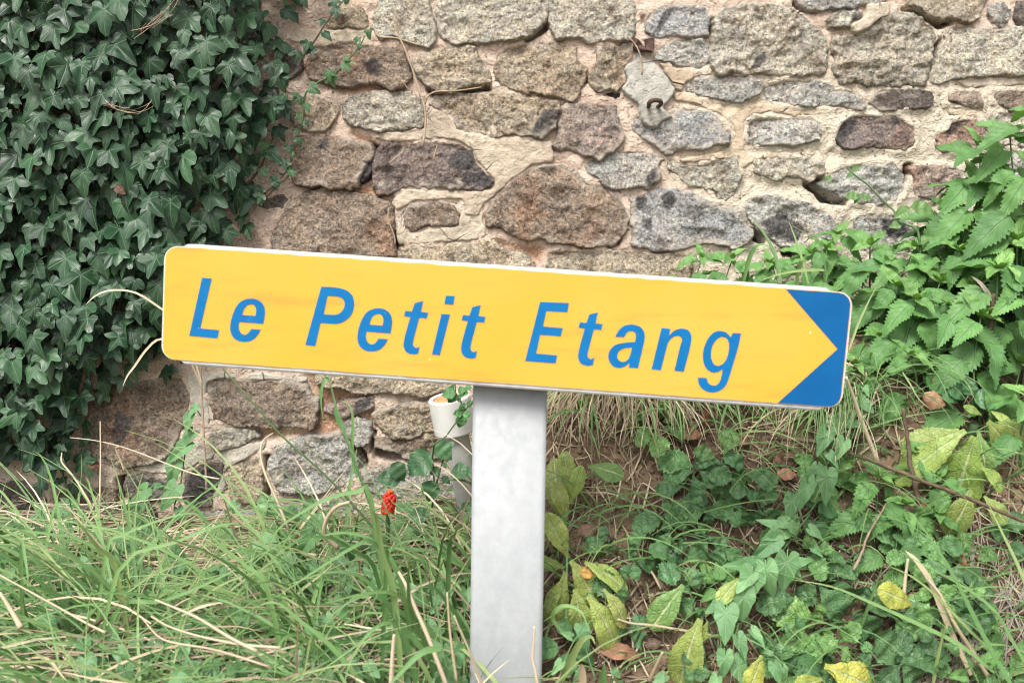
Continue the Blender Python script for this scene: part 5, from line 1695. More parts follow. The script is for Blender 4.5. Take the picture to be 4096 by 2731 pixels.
for i, (lab, fr, st_, lv) in enumerate(BW):
    wallv = i == 5
    pts = []
    for x, y in st_:
        g = on_ground(fr, x, y) if not wallv else at(fr, x, y, WALL_Y - 0.055)
        pts.append(g + (Vector((0, -0.040, 0.024)) if not wallv else Vector((0, 0, 0))))
    root = pts[-1] if not wallv else pts[0]
    th0 = thing('bindweed', root, lab, 'bindweed', 'bindweed vines')
    stalk(th0, pts, 0.0014, M['stem'])
    for k, (bx, by, tx, ty) in enumerate(lv):
        v = rl.uniform(0.85, 1.12)
        leaf_px(th0, bind_me[(k * 5 + i) % 6], fr, bx, by, tx, ty, 0.052 + 0.005 * (k % 4), (v, v, v), rl.uniform(0.85, 1.1), None, (WALL_Y - 0.062) if wallv else None, rl.uniform(-0.008, 0.012))

# tangled bindweed through the long grass on the left
cells = {}
for k in range(260):
    x, y = rl.uniform(-20, 1075), rl.uniform(1175, 1600)
    if y < 1230 and rl.random() < 0.3:
        continue
    cells.setdefault((int(x // 220), int(y // 160)), []).append((x, y))
for ci, (key, lst) in enumerate(sorted(cells.items())):
    pts = []
    th0 = None
    lst.sort()
    for x, y in lst:
        g = on_ground('P', x, y)
        up = rl.uniform(0.03, 0.10)
        p = g + Vector((0, -0.35, 0.94)) * up
        # keep it on the same sight line
        Y = g.y - rl.uniform(0.06, 0.17) * (1.0 if y > 1260 else 0.45)
        if th0 is None:
            th0 = thing('bindweed', g, 'tangled bindweed with small arrow leaves twining through the long grass', 'bindweed', 'bindweed in the long grass')
        s = rl.uniform(34, 60)
        a = rl.gauss(0.0, 0.75)
        bx, by = x - math.sin(a) * s / 2, y - math.cos(a) * s / 2
        v = rl.uniform(0.75, 1.1)
        leaf_px(th0, rl.choice(bind_me), 'P', bx, by, bx + math.sin(a) * s, by + math.cos(a) * s, 0, (v, v, v), rl.uniform(0.8, 1.1), None, Y, rl.uniform(-0.012, 0.012))
        pts.append(at('P', bx, by, Y + 0.006))
    if len(pts) > 1:
        stalk(th0, pts, 0.0011, M['stem'])
# ------------------------------------------------------------------ grass and straw
rg = random.Random(77)


def stuff(mb, name, mat):
    o = mb.obj(name, mat)
    o['kind'] = 'stuff'
    return o


gs, ss, sd_, rt_ = MB(), MB(), MB(), MB()
for k in range(300):                                   # a tangle of straw towards the road
    x, y = rg.uniform(-1.0, -0.02), rg.uniform(0.92, 1.22)
    z_ = gz(x, y) + rg.uniform(0.02, 0.13)
    pts = arc_pts((x, y, z_), rg.choice((0, math.pi)) + rg.gauss(0.25, 0.6), rg.uniform(0.05, 0.22), rg.uniform(-15, 30), rg.uniform(-30, 15), 4, 0.12, rg)
    ribbon(ss if rg.random() < 0.5 else sd_, pts, rg.uniform(0.0012, 0.0030), rg.random(), 6, None, 0.3, 6)
# straw lying over the left ground
for k in range(1900):
    x, y = rg.uniform(-1.25, 0.0), rg.uniform(0.98, 1.60)
    if x > -0.06 and y > 1.2:
        continue
    z_ = gz(x, y) + rg.uniform(0.0, 0.085) * (1.2 - 0.9 * (y - 0.98) / 0.62)
    az = rg.choice((0, math.pi)) + rg.gauss(0.1, 0.55)
    L = rg.uniform(0.06, 0.26)
    pts = arc_pts((x, y, z_), az, L, rg.uniform(-6, 22), rg.uniform(-25, 10), 4, 0.12, rg)
    ribbon(ss if rg.random() < 0.62 else sd_, pts, rg.uniform(0.0010, 0.0026), rg.random(), 6, None, 0.3, 6)
for k in range(300):                                   # upright dry stalks
    x, y = rg.uniform(-0.9, 0.02), rg.uniform(1.0, 1.5)
    pts = arc_pts((x, y, gz(x, y) - 0.005), rg.uniform(0, 6.28), rg.uniform(0.08, 0.22), rg.uniform(45, 85), rg.uniform(-10, 60), 5, 0.1, rg)
    ribbon(ss, pts, rg.uniform(0.0014, 0.003), rg.random(), 8, None, 0.3, 4)
# green blades, in clumps, most of them arching over to the left
for k in range(330):
    cx, cy = rg.uniform(-1.2, 0.0), rg.uniform(0.98, 1.56)
    if cx < -0.40 and cy > 1.38:
        continue
    main = rg.choice((math.pi, math.pi, math.pi * 0.85, 0.2, -1.6, 2.0)) + rg.gauss(0, .4)
    tall = rg.uniform(0.7, 1.15) * (1.0 if cy < 1.40 else 0.55)
    if cx > -0.24 and cy > 1.28:
        tall *= 0.55
    for j in range(rg.randint(6, 13)):
        x, y = cx + rg.gauss(0, .02), cy + rg.gauss(0, .02)
        if y > WALL_Y - 0.04:
            continue
        L = rg.uniform(0.14, 0.38) * tall
        pts = arc_pts((x, y, gz(x, y) - 0.005), main + rg.gauss(0, .5), L, rg.uniform(50, 86), rg.uniform(-60, 25), 6, 0.06, rg)
        if min(p.y for p in pts) < 0.86:
            continue
        ribbon(gs, pts, rg.choice((rg.uniform(0.0016, 0.0030), rg.uniform(0.0026, 0.0046), rg.uniform(0.0026, 0.0046), rg.uniform(0.0045, 0.0070))), rg.random(), 9, None, 0.2)
# fine green stems
for k in range(160):
    x, y = rg.uniform(-0.9, 0.0), rg.uniform(1.0, 1.58)
    pts = arc_pts((x, y, gz(x, y) - 0.005), rg.uniform(0, 6.28), rg.uniform(0.10, 0.26), rg.uniform(40, 80), rg.uniform(-20, 40), 5, 0.08, rg)
    ribbon(gs, pts, rg.uniform(0.0011, 0.002), rg.random(), 8, None, 0.3)


def tuft(mb, fr, x, y, n, L0, L1, azm, spread, e0, e1, w0, w1, rad=0.02):
    g = on_ground(fr, x, y)
    for j in range(n):
        px, py = g.x + rg.gauss(0, rad), g.y + rg.gauss(0, rad * 0.5)
        py = min(py, WALL_Y - 0.03)
        pts = arc_pts((px, py, gz(px, py) - 0.004), azm + rg.gauss(0, spread), rg.uniform(L0, L1), rg.uniform(*e0), rg.uniform(*e1), 6, 0.06, rg)
        ribbon(mb, pts, rg.uniform(w0, w1), rg.random(), 9, None, 0.22)


D = -math.pi / 2                                        # towards the camera
# dry and green grass hanging over the bank edge under the sign
for x in range(1275, 1520, 14):
    tuft(sd_, 'P', x, 880 + rg.uniform(-15, 30), 13, 0.07, 0.17, D, 0.7, (10, 55), (-88, -60), 0.0012, 0.003)
    tuft(ss, 'P', x, 880 + rg.uniform(-15, 30), 7, 0.07, 0.16, D, 0.9, (0, 50), (-88, -50), 0.0012, 0.0028)
    tuft(gs, 'P', x + 30, 885 + rg.uniform(-10, 20), 4, 0.08, 0.17, D, 0.7, (20, 60), (-85, -40), 0.003, 0.006)
for x in range(1500, 1720, 24):
    tuft(gs, 'P', x, 900 + rg.uniform(-10, 20), 5, 0.06, 0.15, D + 0.3, 0.8, (15, 60), (-85, -30), 0.0025, 0.005)
for x in range(1840, 2010, 12):                          # the drooping tuft under the arrow end
    tuft(gs, 'P', x, 900 + rg.uniform(-20, 15), 7, 0.08, 0.18, D - 0.55, 0.3, (10, 45), (-75, -45), 0.0018, 0.004)
    tuft(ss, 'P', x, 915 + rg.uniform(-20, 15), 3, 0.07, 0.16, D - 0.5, 0.4, (5, 40), (-80, -45), 0.0012, 0.0028)
for x in range(1960, 2100, 16):
    tuft(gs, 'P', x, 860 + rg.uniform(-20, 15), 3, 0.08, 0.18, D + 0.4, 0.5, (20, 60), (-70, -30), 0.0018, 0.004)
# grey dry roots in the bottom right corner, fine litter all over the bank
for k in range(420):
    x, y = rg.uniform(2080, 2600), rg.uniform(1180, 1640)
    if x < 2080 + (1568 - y) * 0.35 and rg.random() < 0.8:
        continue
    g = on_ground('P', x, y) + Vector((0, -0.006, 0.006))
    a = rg.gauss(-0.5, 0.6)
    pts = [g]
    for j in range(4):
        a += rg.gauss(0, 0.3)
        nx = pts[-1].x + math.sin(a) * 0.022
        ny = pts[-1].y - abs(math.cos(a)) * 0.016
        pts.append(Vector((nx, ny, gz(nx, ny) + rg.uniform(0.002, 0.016))))
    ribbon(rt_, pts, rg.uniform(0.0008, 0.0015), rg.random(), 7, None, 0.3, 8)
for k in range(1400):
    x, y = rg.uniform(1255, 2750), rg.uniform(820, 1640)
    g = on_ground('P', x, y)
    a = rg.uniform(0, 6.28)
    L = rg.uniform(0.012, 0.06)
    pts = [g + Vector((0, -0.003, 0.004))]
    for j in range(3):
        a += rg.gauss(0, 0.12)
        nx, ny = pts[-1].x + math.cos(a) * L / 3, min(WALL_Y - 0.02, pts[-1].y + math.sin(a) * L / 4)
        pts.append(Vector((nx, ny, gz(nx, ny) + rg.uniform(0.002, 0.012))))
    ribbon(sd_ if rg.random() < 0.7 else ss, pts, rg.uniform(0.0008, 0.0024), rg.random(), 5, None, 0.3, 8)
for k in range(150):                                    # thin young grass all over the bank
    tuft(gs, 'P', rg.uniform(1260, 2750), rg.uniform(930, 1620), rg.randint(2, 5), 0.05, 0.17, D + rg.uniform(-1.2, 1.2), 0.4, (25, 75), (-60, 20), 0.0014, 0.0034)
stuff(gs, 'grass', M['grass'])
stuff(ss, 'straw', M['straw'])
stuff(sd_, 'dry_grass', M['straw_dark'])
stuff(rt_, 'dry_roots', M['root_grey'])
# crumbs of earth, bark and leaf on the soil
lm = MB()
for k in range(2600):
    if k < 2100:
        g = on_ground('P', rg.uniform(1240, 2430), rg.uniform(700, 1640))
    else:
        x, y = rg.uniform(-0.95, 0), rg.uniform(1.0, 1.6)
        g = Vector((x, y, gz(x, y)))
    s = rg.uniform(0.002, 0.007)
    e = Vector((rg.gauss(0, 1), rg.gauss(0, 1), rg.gauss(0, 1))).normalized()
    f = e.orthogonal().normalized()
    h = e.cross(f)
    g = g + Vector((0, -0.002, 0.002))
    vs = [g + e * s * rg.uniform(.6, 1.6), g - e * s * rg.uniform(.6, 1.6), g + f * s, g - f * s * rg.uniform(.5, 1), g + h * s * 0.6, g - h * s * 0.6]
    lm.add(vs, [(0, 2, 4), (2, 1, 4), (1, 3, 4), (3, 0, 4), (2, 0, 5), (1, 2, 5), (3, 1, 5), (0, 3, 5)], None, rg.random())
stuff(lm, 'leaf_litter', M['litter'])


# ------------------------------------------------------------------ single blades, stalks and stems one can pick out
def px_pts(fr, pts, Y0, Y1):
    n = len(pts)
    return [at(fr, x, y, Y0 + (Y1 - Y0) * i / (n - 1)) for i, (x, y) in enumerate(pts)]


def blade_thing(name, lab, cat, fr, s, Y0, Y1, w, mat, group=None, kind='ribbon', tint=(1, 1, 1), tipp=1.8):
    """s runs from the rooted end to the tip"""
    q = px_pts(fr, P_(s), Y0, Y1)
    mb = MB()
    loc = q[0].copy()
    q = [p - loc for p in q]
    if kind == 'ribbon':
        ribbon(mb, q, w, rg.random(), 16, None, 0.22, tipp)
    else:
        tube(mb, spline(q, 18), [w * 0.5 * (1 - 0.45 * k / 17) for k in range(18)], 6, rg.random())
    o = mb.obj(name, mat, None, loc)
    o.color = (*tint, 1)
    return tag(o, lab, cat, group)


for lab, root, rows_ in (
        ('coarse green grass blades leaning over the soil beside the cream straws', 'I', [
            ('I', '2300 1680 2050 1250 1800 750 1600 400 1400 130', 1.1, 1.16, 0.0075),
            ('I', '2100 1480 1800 1240 1400 1040 1000 860 700 740 370 680', 1.12, 1.15, 0.006),
            ('I', '920 1160 1000 950 1080 730 1140 555', 1.17, 1.14, 0.005),
            ('I', '2080 1300 1850 1080 1600 820 1380 650 1150 545', 1.13, 1.14, 0.0045),
            ('I', '2420 1500 2250 1200 2100 950 1850 750 1500 560 1280 430', 1.12, 1.17, 0.005),
            ('I', '2430 900 2300 560 2150 250 2040 20', 1.14, 1.2, 0.0055),
            ('I', '1600 670 1680 500 1780 330 1800 200 1900 120', 1.24, 1.2, 0.005),
            ('I', '1560 1650 1600 1400 1650 1180 1690 1030', 1.13, 1.12, 0.0055),
        ]),
        ('green grass blades and hoops at the right foot of the post', 'J', [
            ('J', '330 1480 420 1300 520 1100 620 1050 660 1120', 1.13, 1.08, 0.0095),
            ('J', '730 1620 735 1450 745 1280', 1.1, 1.09, 0.0125),
            ('J', '350 1000 260 870 320 770 430 760 540 830 600 980', 1.12, 1.08, 0.0055),
            ('J', '385 960 390 700 395 300 410 20', 1.18, 1.24, 0.0035),
            ('N', '1500 1160 1350 1190 1180 1350 1050 1500', 1.02, 0.99, 0.0075),
        ]),
        ('grass tuft standing behind the top edge of the sign before the nettles', 'G', [
            ('G', '500 930 440 700 380 520 330 390', 1.46, 1.5, 0.0045),
            ('G', '260 930 220 700 120 500 0 350', 1.45, 1.5, 0.0075),
            ('G', '-60 930 0 700 60 610 130 600 170 640', 1.45, 1.42, 0.007),
            ('G', '640 815 500 815 300 840 100 900', 1.44, 1.4, 0.0055),
            ('G', '660 930 640 750 590 570 480 500 350 430', 1.45, 1.47, 0.0028),
            ('G', '400 930 420 800 460 740 500 740', 1.44, 1.42, 0.0075),
        ]),
        ('thin grass blades drooping by the sign end over dead leaves', 'H', [
            ('G', '850 1500 920 1300 1010 1100 1090 950', 1.33, 1.36, 0.0035),
            ('H', '1310 190 1380 300 1450 420 1560 520', 1.3, 1.27, 0.003),
        ]),
        ('jointed green grass stalk standing before the earthy wall joint', 'E', [
            ('E', '1210 230 1180 220 1150 300 1145 420 1165 570', 1.52, 1.5, 0.0055),
            ('E', '1560 1300 1400 850 1320 620 1260 430 1210 230 1200 180', 1.45, 1.53, 0.0045),
            ('E', '1330 630 1290 560 1260 480 1260 420', 1.5, 1.51, 0.01),
            ('E', '1430 1000 1390 800 1395 560 1370 440 1310 395', 1.48, 1.5, 0.005),
        ])):
    q0 = at(rows_[0][0], *P_(rows_[0][1])[0], rows_[0][2])
    q0.z = gz(q0.x, q0.y)
    th0 = thing('grass_tuft', q0, lab, 'grass', 'grass tufts one can pick out')
    for fr, s, Y0, Y1, w in rows_:
        q = px_pts(fr, P_(s), Y0, Y1)
        mb = MB()
        ribbon(mb, [p - q0 for p in q], w, rg.random(), 16, None, 0.22, 1.8)
        mb.obj('blade', M['grass'], th0)
# long arching blades in front of the left grass: one tuft, its blades its parts
tuf = []
for lab, s_list in (('big tuft of blue-green grass arching leftwards beside the post', [
        '1750 1500 1400 1130 1100 830 850 740 600 980', '1650 1500 1300 980 1000 760 900 740 640 900 520 1180', '1600 1500 1200 1000 980 1000 800 1230 730 1480', '1500 1480 1350 1080 1150 990 900 1080 650 1300',
        '1700 1400 1330 920 1130 730 850 740 560 820', '1450 1500 1250 1150 1000 1110 700 1130', '1100 600 960 330 820 360 500 560 200 760', '1070 520 1110 390 1200 330 1340 310', '1560 420 1600 280 1650 180',
        '960 60 840 -60 600 -10 400 100 200 250 90 560', '1000 600 820 400 600 290 350 330 100 520', '1200 700 1000 350 800 260 600 270 530 330', '900 1500 640 1150 400 950 200 800 0 850', '760 1480 560 1200 340 1050 220 1150 190 1400',
        '1300 1400 1130 900 900 620 640 560 300 660', '1140 820 1040 430 1000 180 960 90 900 95', '1420 1250 1270 900 1240 620 1260 430', '1700 1050 1500 740 1400 680 1280 690']),
                    ('loose grass tuft sprawling across the straw at the far left', [])):
    if not s_list:
        continue
    g = on_ground('N', 1300, 1300)
    th0 = thing('grass_tuft', g, lab, 'grass', 'grass tufts one can pick out')
    for s in s_list:
        q = px_pts('N', P_(s), 1.12 + rg.uniform(-.05, .06), 1.06 + rg.uniform(-.07, .08))
        # run the blade's foot down into the ground
        foot = q[0] + (q[0] - q[1]).normalized() * 0.05
        foot.z = min(foot.z, gz(foot.x, foot.y))
        mb = MB()
        ribbon(mb, [p - g for p in [foot] + q], rg.uniform(0.005, 0.0078), rg.random(), 18, None, 0.2)
        mb.obj('blade', M['grass'], th0)
g = on_ground('L', 1000, 1500)
th0 = thing('grass_tuft', g, 'loose grass tuft sprawling over bindweed and straw at the foot of the ivy', 'grass', 'grass tufts one can pick out')
for s in ('1000 620 850 420 720 250 520 30', '560 1560 420 1250 310 1160 200 870 250 640', '250 1140 330 870 400 650', '180 400 230 600 240 740', '980 1300 1050 1150 1130 1090 1250 1100', '970 1560 1010 1300 1130 1160 1450 700 1750 650',
          '1380 1400 1600 1000 1830 760 2100 640 2300 600', '2000 1500 2030 1200 2150 950 2351 850', '1900 1480 1600 1350 1200 1340 950 1360', '2300 800 2100 560 1850 350 1640 60', '1000 940 1400 860 1900 650 2300 420',
          '900 480 1050 300 1400 160 1650 110 1750 180', '1000 620 1500 360 1900 210 2100 230 2280 400', '60 1360 120 1200 300 1140 600 1130', '2351 1400 2100 1260 1850 1160 1640 1010', '720 1440 740 1100 780 960 960 830', '1250 800 1080 880 760 1330 640 1560'):
    q = px_pts('L', P_(s), 1.20 + rg.uniform(-.06, .06), 1.16 + rg.uniform(-.06, .06))
    foot = q[0] + (q[0] - q[1]).normalized() * 0.04
    foot.z = min(foot.z, gz(foot.x, foot.y))
    mb = MB()
    ribbon(mb, [p - g for p in [foot] + q], rg.uniform(0.0042, 0.0068), rg.random(), 16, None, 0.2)
    mb.obj('blade', M['grass'], th0)

SG = 'single dry straws'
for lab, fr, s, Y0, Y1, w in (
        ('thick dry straw leaning from the left grass towards the post', 'N', '1560 1500 1400 1080 1290 830 1220 660 1165 560', 1.05, 1.08, 0.0060),
        ('straight pale straw standing just left of the post', 'N', '1620 1420 1570 1050 1545 720', 1.06, 1.07, 0.0040),
        ('thin brown straw crossing the lower left edge of the post', 'N', '1840 1500 1720 1180 1640 1000 1600 900', 1.02, 1.03, 0.0034),
        ('bent tan straw standing against the right side of the post', 'N', '2260 1480 2235 1330 2215 1240 2225 1100 2228 985', 1.02, 1.03, 0.0040),
        ('upright cut straw at the bottom of the left grass', 'N', '1105 1500 1115 1250 1130 1050', 1.03, 1.03, 0.0060),
        ('blurred thick straw lying over the left grass', 'L', '2200 1290 1980 1180 1700 1010 1500 920 1330 850', 1.00, 1.02, 0.0040),
        ('second thick straw lying over the left grass below the first', 'L', '2400 1260 2050 1230 1700 1160 1450 1080 1290 990', 1.00, 1.02, 0.0034),
        ('split straw resting low on the left grass', 'L', '2300 1420 1850 1280 1500 1220 1350 1160 1220 1010', 1.01, 1.04, 0.0030),
        ('long straight straw slanting across the far left grass', 'L', '900 1130 740 1050 400 860 0 640', 1.12, 1.15, 0.0036),
        ('pale stout straw sloping down at the picture-left bindweed', 'L', '180 1090 100 950 0 790', 1.10, 1.12, 0.0070),
        ('straw lying level across the dark stones at the wall foot', 'L', '-20 370 300 320 700 280 1050 230', 1.38, 1.44, 0.0036),
        ('second straw lying level below it along the wall foot', 'L', '-20 520 350 440 800 340 1050 260', 1.36, 1.42, 0.0034),
        ('dry straw sloping over the wall foot under the ivy', 'L', '0 95 70 100 250 170 400 230 700 320', 1.42, 1.40, 0.0040),
        ('pale straw lying across the dark wall-foot stones', 'L', '2200 300 2050 180 1900 40 1860 -10', 1.40, 1.45, 0.0042),
        ('dry upright straw before the large brown stone below the ivy', 'F', '930 1700 940 1300 945 1000 942 670', 1.47, 1.55, 0.0034),
        ('long pale straw slanting across the large brown stone', 'F', '2060 1210 1850 1170 1650 1100 1400 1000 1150 910 900 850 660 822', 1.50, 1.55, 0.0030),
        ('kinked straw leaning on the low ivy leaves', 'F', '870 1480 740 1260 660 1150 580 1050 582 965', 1.45, 1.50, 0.0038),
        ('curled dry grass leaf hanging before the brown stone', 'F', '1170 1140 1140 1050 1100 960 1090 920 1130 905', 1.52, 1.52, 0.0035),
        ('dry brown blade curling down the wall by the dark hole', 'E', '890 1400 800 1180 720 1000 680 880 670 780 700 700 770 650', 1.46, 1.52, 0.0050),
        ('curved tan grass leaf arching over the left grass', 'N', '690 370 620 310 580 240 610 130 680 50 780 15', 1.20, 1.16, 0.0070),
        ('stout white straw leaning below the arrow end of the sign', 'H', '1095 960 1010 740 930 520 870 350 822 230', 1.27, 1.24, 0.0062),
        ('cream straw bundle slanting over the soil by the grey roots', 'I', '1900 1500 1750 1180 1650 950 1550 700 1430 520 1330 430', 1.15, 1.19, 0.0085),
        ('second cream straw beside the bundle on the soil', 'I', '2100 1600 1900 1280 1750 1050 1640 820 1530 680', 1.14, 1.17, 0.0060),
        ('upright cut straw on the soil above the avens', 'I', '1310 950 1330 700 1355 500', 1.18, 1.18, 0.0060),
        ('pale straw lying across the pale rosette by the post', 'J', '1830 1050 1500 990 1200 940 1000 920 865 880', 1.17, 1.15, 0.0042),
        ('twisted straw hanging over the rosette beside the post', 'J', '1280 600 1200 450 1100 320 1060 230 1090 130 1040 10', 1.21, 1.25, 0.0040),
        ('white cut straw stub at the bottom of the bank', 'J', '1170 1460 1230 1330 1295 1190', 1.14, 1.13, 0.0060),
        ('tan cut straw stub at the bottom beside the post', 'J', '545 1560 540 1420 530 1300', 1.08, 1.07, 0.0090),
        ('long straw drooping from the dry grass under the sign', 'M', '1030 1170 940 950 850 720 760 500 715 410 500 300', 1.36, 1.30, 0.0026),
        ('thin straw lying across the top of the bank soil', 'M', '1100 530 1500 500 1900 450 2310 370', 1.36, 1.34, 0.0034)):
    blade_thing('straw_stalk', lab, 'straw', fr, s, Y0, Y1, w, M['straw'], SG, 'tube' if w < 0.0080 else 'ribbon', (1, 1, 1), 6)

o = blade_thing('flowering_grass', 'thin dark green grass stem slanting across the wall under the sign', 'grass', 'E', '1700 1560 1500 1330 1200 1000 900 730 770 600 600 400 380 150', 1.32, 1.50, 0.0036, M['grass'], None, 'tube', (0.55, 0.55, 0.5))

# dry stalk on the wall joint whose two dead leaves reach out past the end of the sign
q = [at('F', x, y, 1.55) for x, y in P_('1945 1345 1930 1050 1915 750 1900 450 1888 170 1880 -60')]
st0 = thing('dry_stalk', q[0], 'dry grass stalk up the grey joint with two dead leaves curving past the sign', 'stalk')
stalk(st0, q, 0.0019, M['stem_pale'])
FRAMES['Q'] = (0, 800, 1100 / 2352)
for s, a in (('1720 1560 1640 1300 1500 1010 1380 930 1200 810 1050 770 900 780 800 830 735 895', 0.0034), ('1720 1590 1560 1250 1370 1188 1250 1280 1150 1420 1090 1500 1050 1590', 0.0036)):
    qq = px_pts('Q', P_(s), 1.54, 1.47)
    mb = MB()
    ribbon(mb, [p - st0.location for p in qq], a, rg.random(), 20, None, 0.3, 5)
    mb.obj('dead_leaf', M['straw'], st0)

# ------------------------------------------------------------------ woody stems
def wood(name, lab, cat, fr, s, Y0, Y1, r0, mat, ends=()):
    q = px_pts(fr, P_(s), Y0, Y1)
    th0 = thing(name, q[0], lab, cat)
    mb = MB()
    sp_ = spline(q, 24)
    tube(mb, [p - q[0] + Vector((rg.uniform(-.0006, .0006), 0, rg.uniform(-.0006, .0006))) for p in sp_], [r0 * (1 - 0.3 * k / 23) * rg.uniform(0.9, 1.12) for k in range(24)], 7, 0.2)
    mb.obj('stem', mat, th0)
    for fr2, s2, r2, m2 in ends:
        q2 = px_pts(fr2, P_(s2), Y1, Y1 - 0.01)
        mb = MB()
        ribbon(mb, [p - q[0] for p in q2], r2, rg.random(), 10, Vector((0.3, -1, 0.2)), 0.35, 2.5)
        mb.obj('splinter', m2, th0)
    return th0


wood('dead_stem', 'dead dark woody stem with white splintered top among the nettles', 'stem', 'G', '2050 1900 2055 1568 2065 1300 2090 1020', 1.37, 1.37, 0.0052, M['stem_brown'],
     (('G', '2080 1130 2050 1030 1980 930 1900 868', 0.0085, M['wood_pale']), ('G', '2100 1160 2140 1080 2170 1010 2180 945', 0.0050, M['wood_pale']), ('G', '2100 1150 2150 1080 2225 990', 0.0035, M['wood_pale'])))
wood('dead_stem', 'thin bare dead stem standing before the yellow rosette', 'stem', 'H', '1450 1320 1410 1120 1370 950 1350 750 1310 500', 1.24, 1.28, 0.0034, M['stem_brown'])
wood('bramble_cane', 'long brown cane slanting across the bank down to the right', 'cane', 'H', '150 750 560 790 850 880 1000 930 1250 1030 1500 1130 1900 1280 2420 1500', 1.30, 1.20, 0.0034, M['stem_brown'])
wood('dry_twig', 'pale dry twig lying on the bank under the young nettles', 'twig', 'I', '890 600 960 450 1000 330 1080 180 1190 0', 1.20, 1.25, 0.0018, M['stem_pale'])
wood('dry_twig', 'short brown twig under the ragged leaves of the bank', 'twig', 'J', '1130 870 1180 740 1240 600', 1.20, 1.22, 0.0016, M['stem_brown'])
wood('dry_twig', 'brown stick lying half hidden in the left grass', 'twig', 'L', '640 1210 850 1030 1050 880 1260 740', 1.16, 1.22, 0.0028, M['stem_brown'])
# dry roots clinging to the wall
rt = thing('dry_root', at('A', 1250, 1060, WALL_Y - 0.03), 'forked dry root clinging to the wall down to the pale cement', 'root')
for s, r_ in (('1245 1060 1265 900 1258 770 1210 620 1160 470 1110 340 1070 250 1055 140 1038 40', 0.0021), ('1262 750 1280 700 1340 662 1500 655 1670 630', 0.0016), ('1230 700 1200 600 1180 560', 0.0016), ('905 240 940 268 1050 275 1150 305 1235 332', 0.0017), ('1150 660 1110 600 1075 550', 0.0009)):
    q = [at('A', x, y, WALL_Y - 0.034) for x, y in P_(s)]
    stalk(rt, q, r_, M['stem_pale'], 'root_branch', 6)
for lab, fr, s in (('short white twig stuck on the purple stone', 'A', '1005 1178 1060 1130 1105 1090'), ('small dry twig hanging at the top of the purple stone', 'A', '1320 1155 1335 1100 1350 1050'),
                   ('thin curved twig lying on the grey cement patch', 'B', '1095 705 1090 560 1040 430 960 340'), ('dry root hanging in the black gap over the sign', 'P', '893 478 892 505 905 540 908 560')):
    q = [at(fr, x, y, WALL_Y - 0.036) for x, y in P_(s)]
    th0 = thing('wall_twig', q[0], lab, 'twig', 'twigs on the wall')
    stalk(th0, q, 0.0016, M['stem_pale'], 'strand', 5)

# thin climber with a few leaflets against the wall on the right
q = px_pts('G', P_('1460 560 1340 420 1280 400 1230 300 1130 210 1020 90 900 0 830 -60'), 1.50, 1.58)
cl = thing('climbing_plant', Vector((q[0].x, 1.5, gz(q[0].x, 1.5))), 'thin twining climber with a few pale leaflets before the hollow in the wall', 'climber')
stalk(cl, [cl.location + Vector((0, 0, 0))] + q, 0.0022, M['stem'])
for bx, by, tx, ty in ((930, 185, 820, 175), (935, 180, 900, 245), (940, 180, 1055, 200), (1370, 290, 1240, 360), (1380, 280, 1600, 300), (1300, 420, 1200, 440), (880, -10, 830, 20), (700, 20, 640, 50), (880, -30, 940, -80)):
    leaf_px(cl, bra_me[0], 'G', bx, by, tx, ty, 0, (1.9, 1.5, 1.1), 0.9, (0.1, -0.8, 0.5), 1.52)

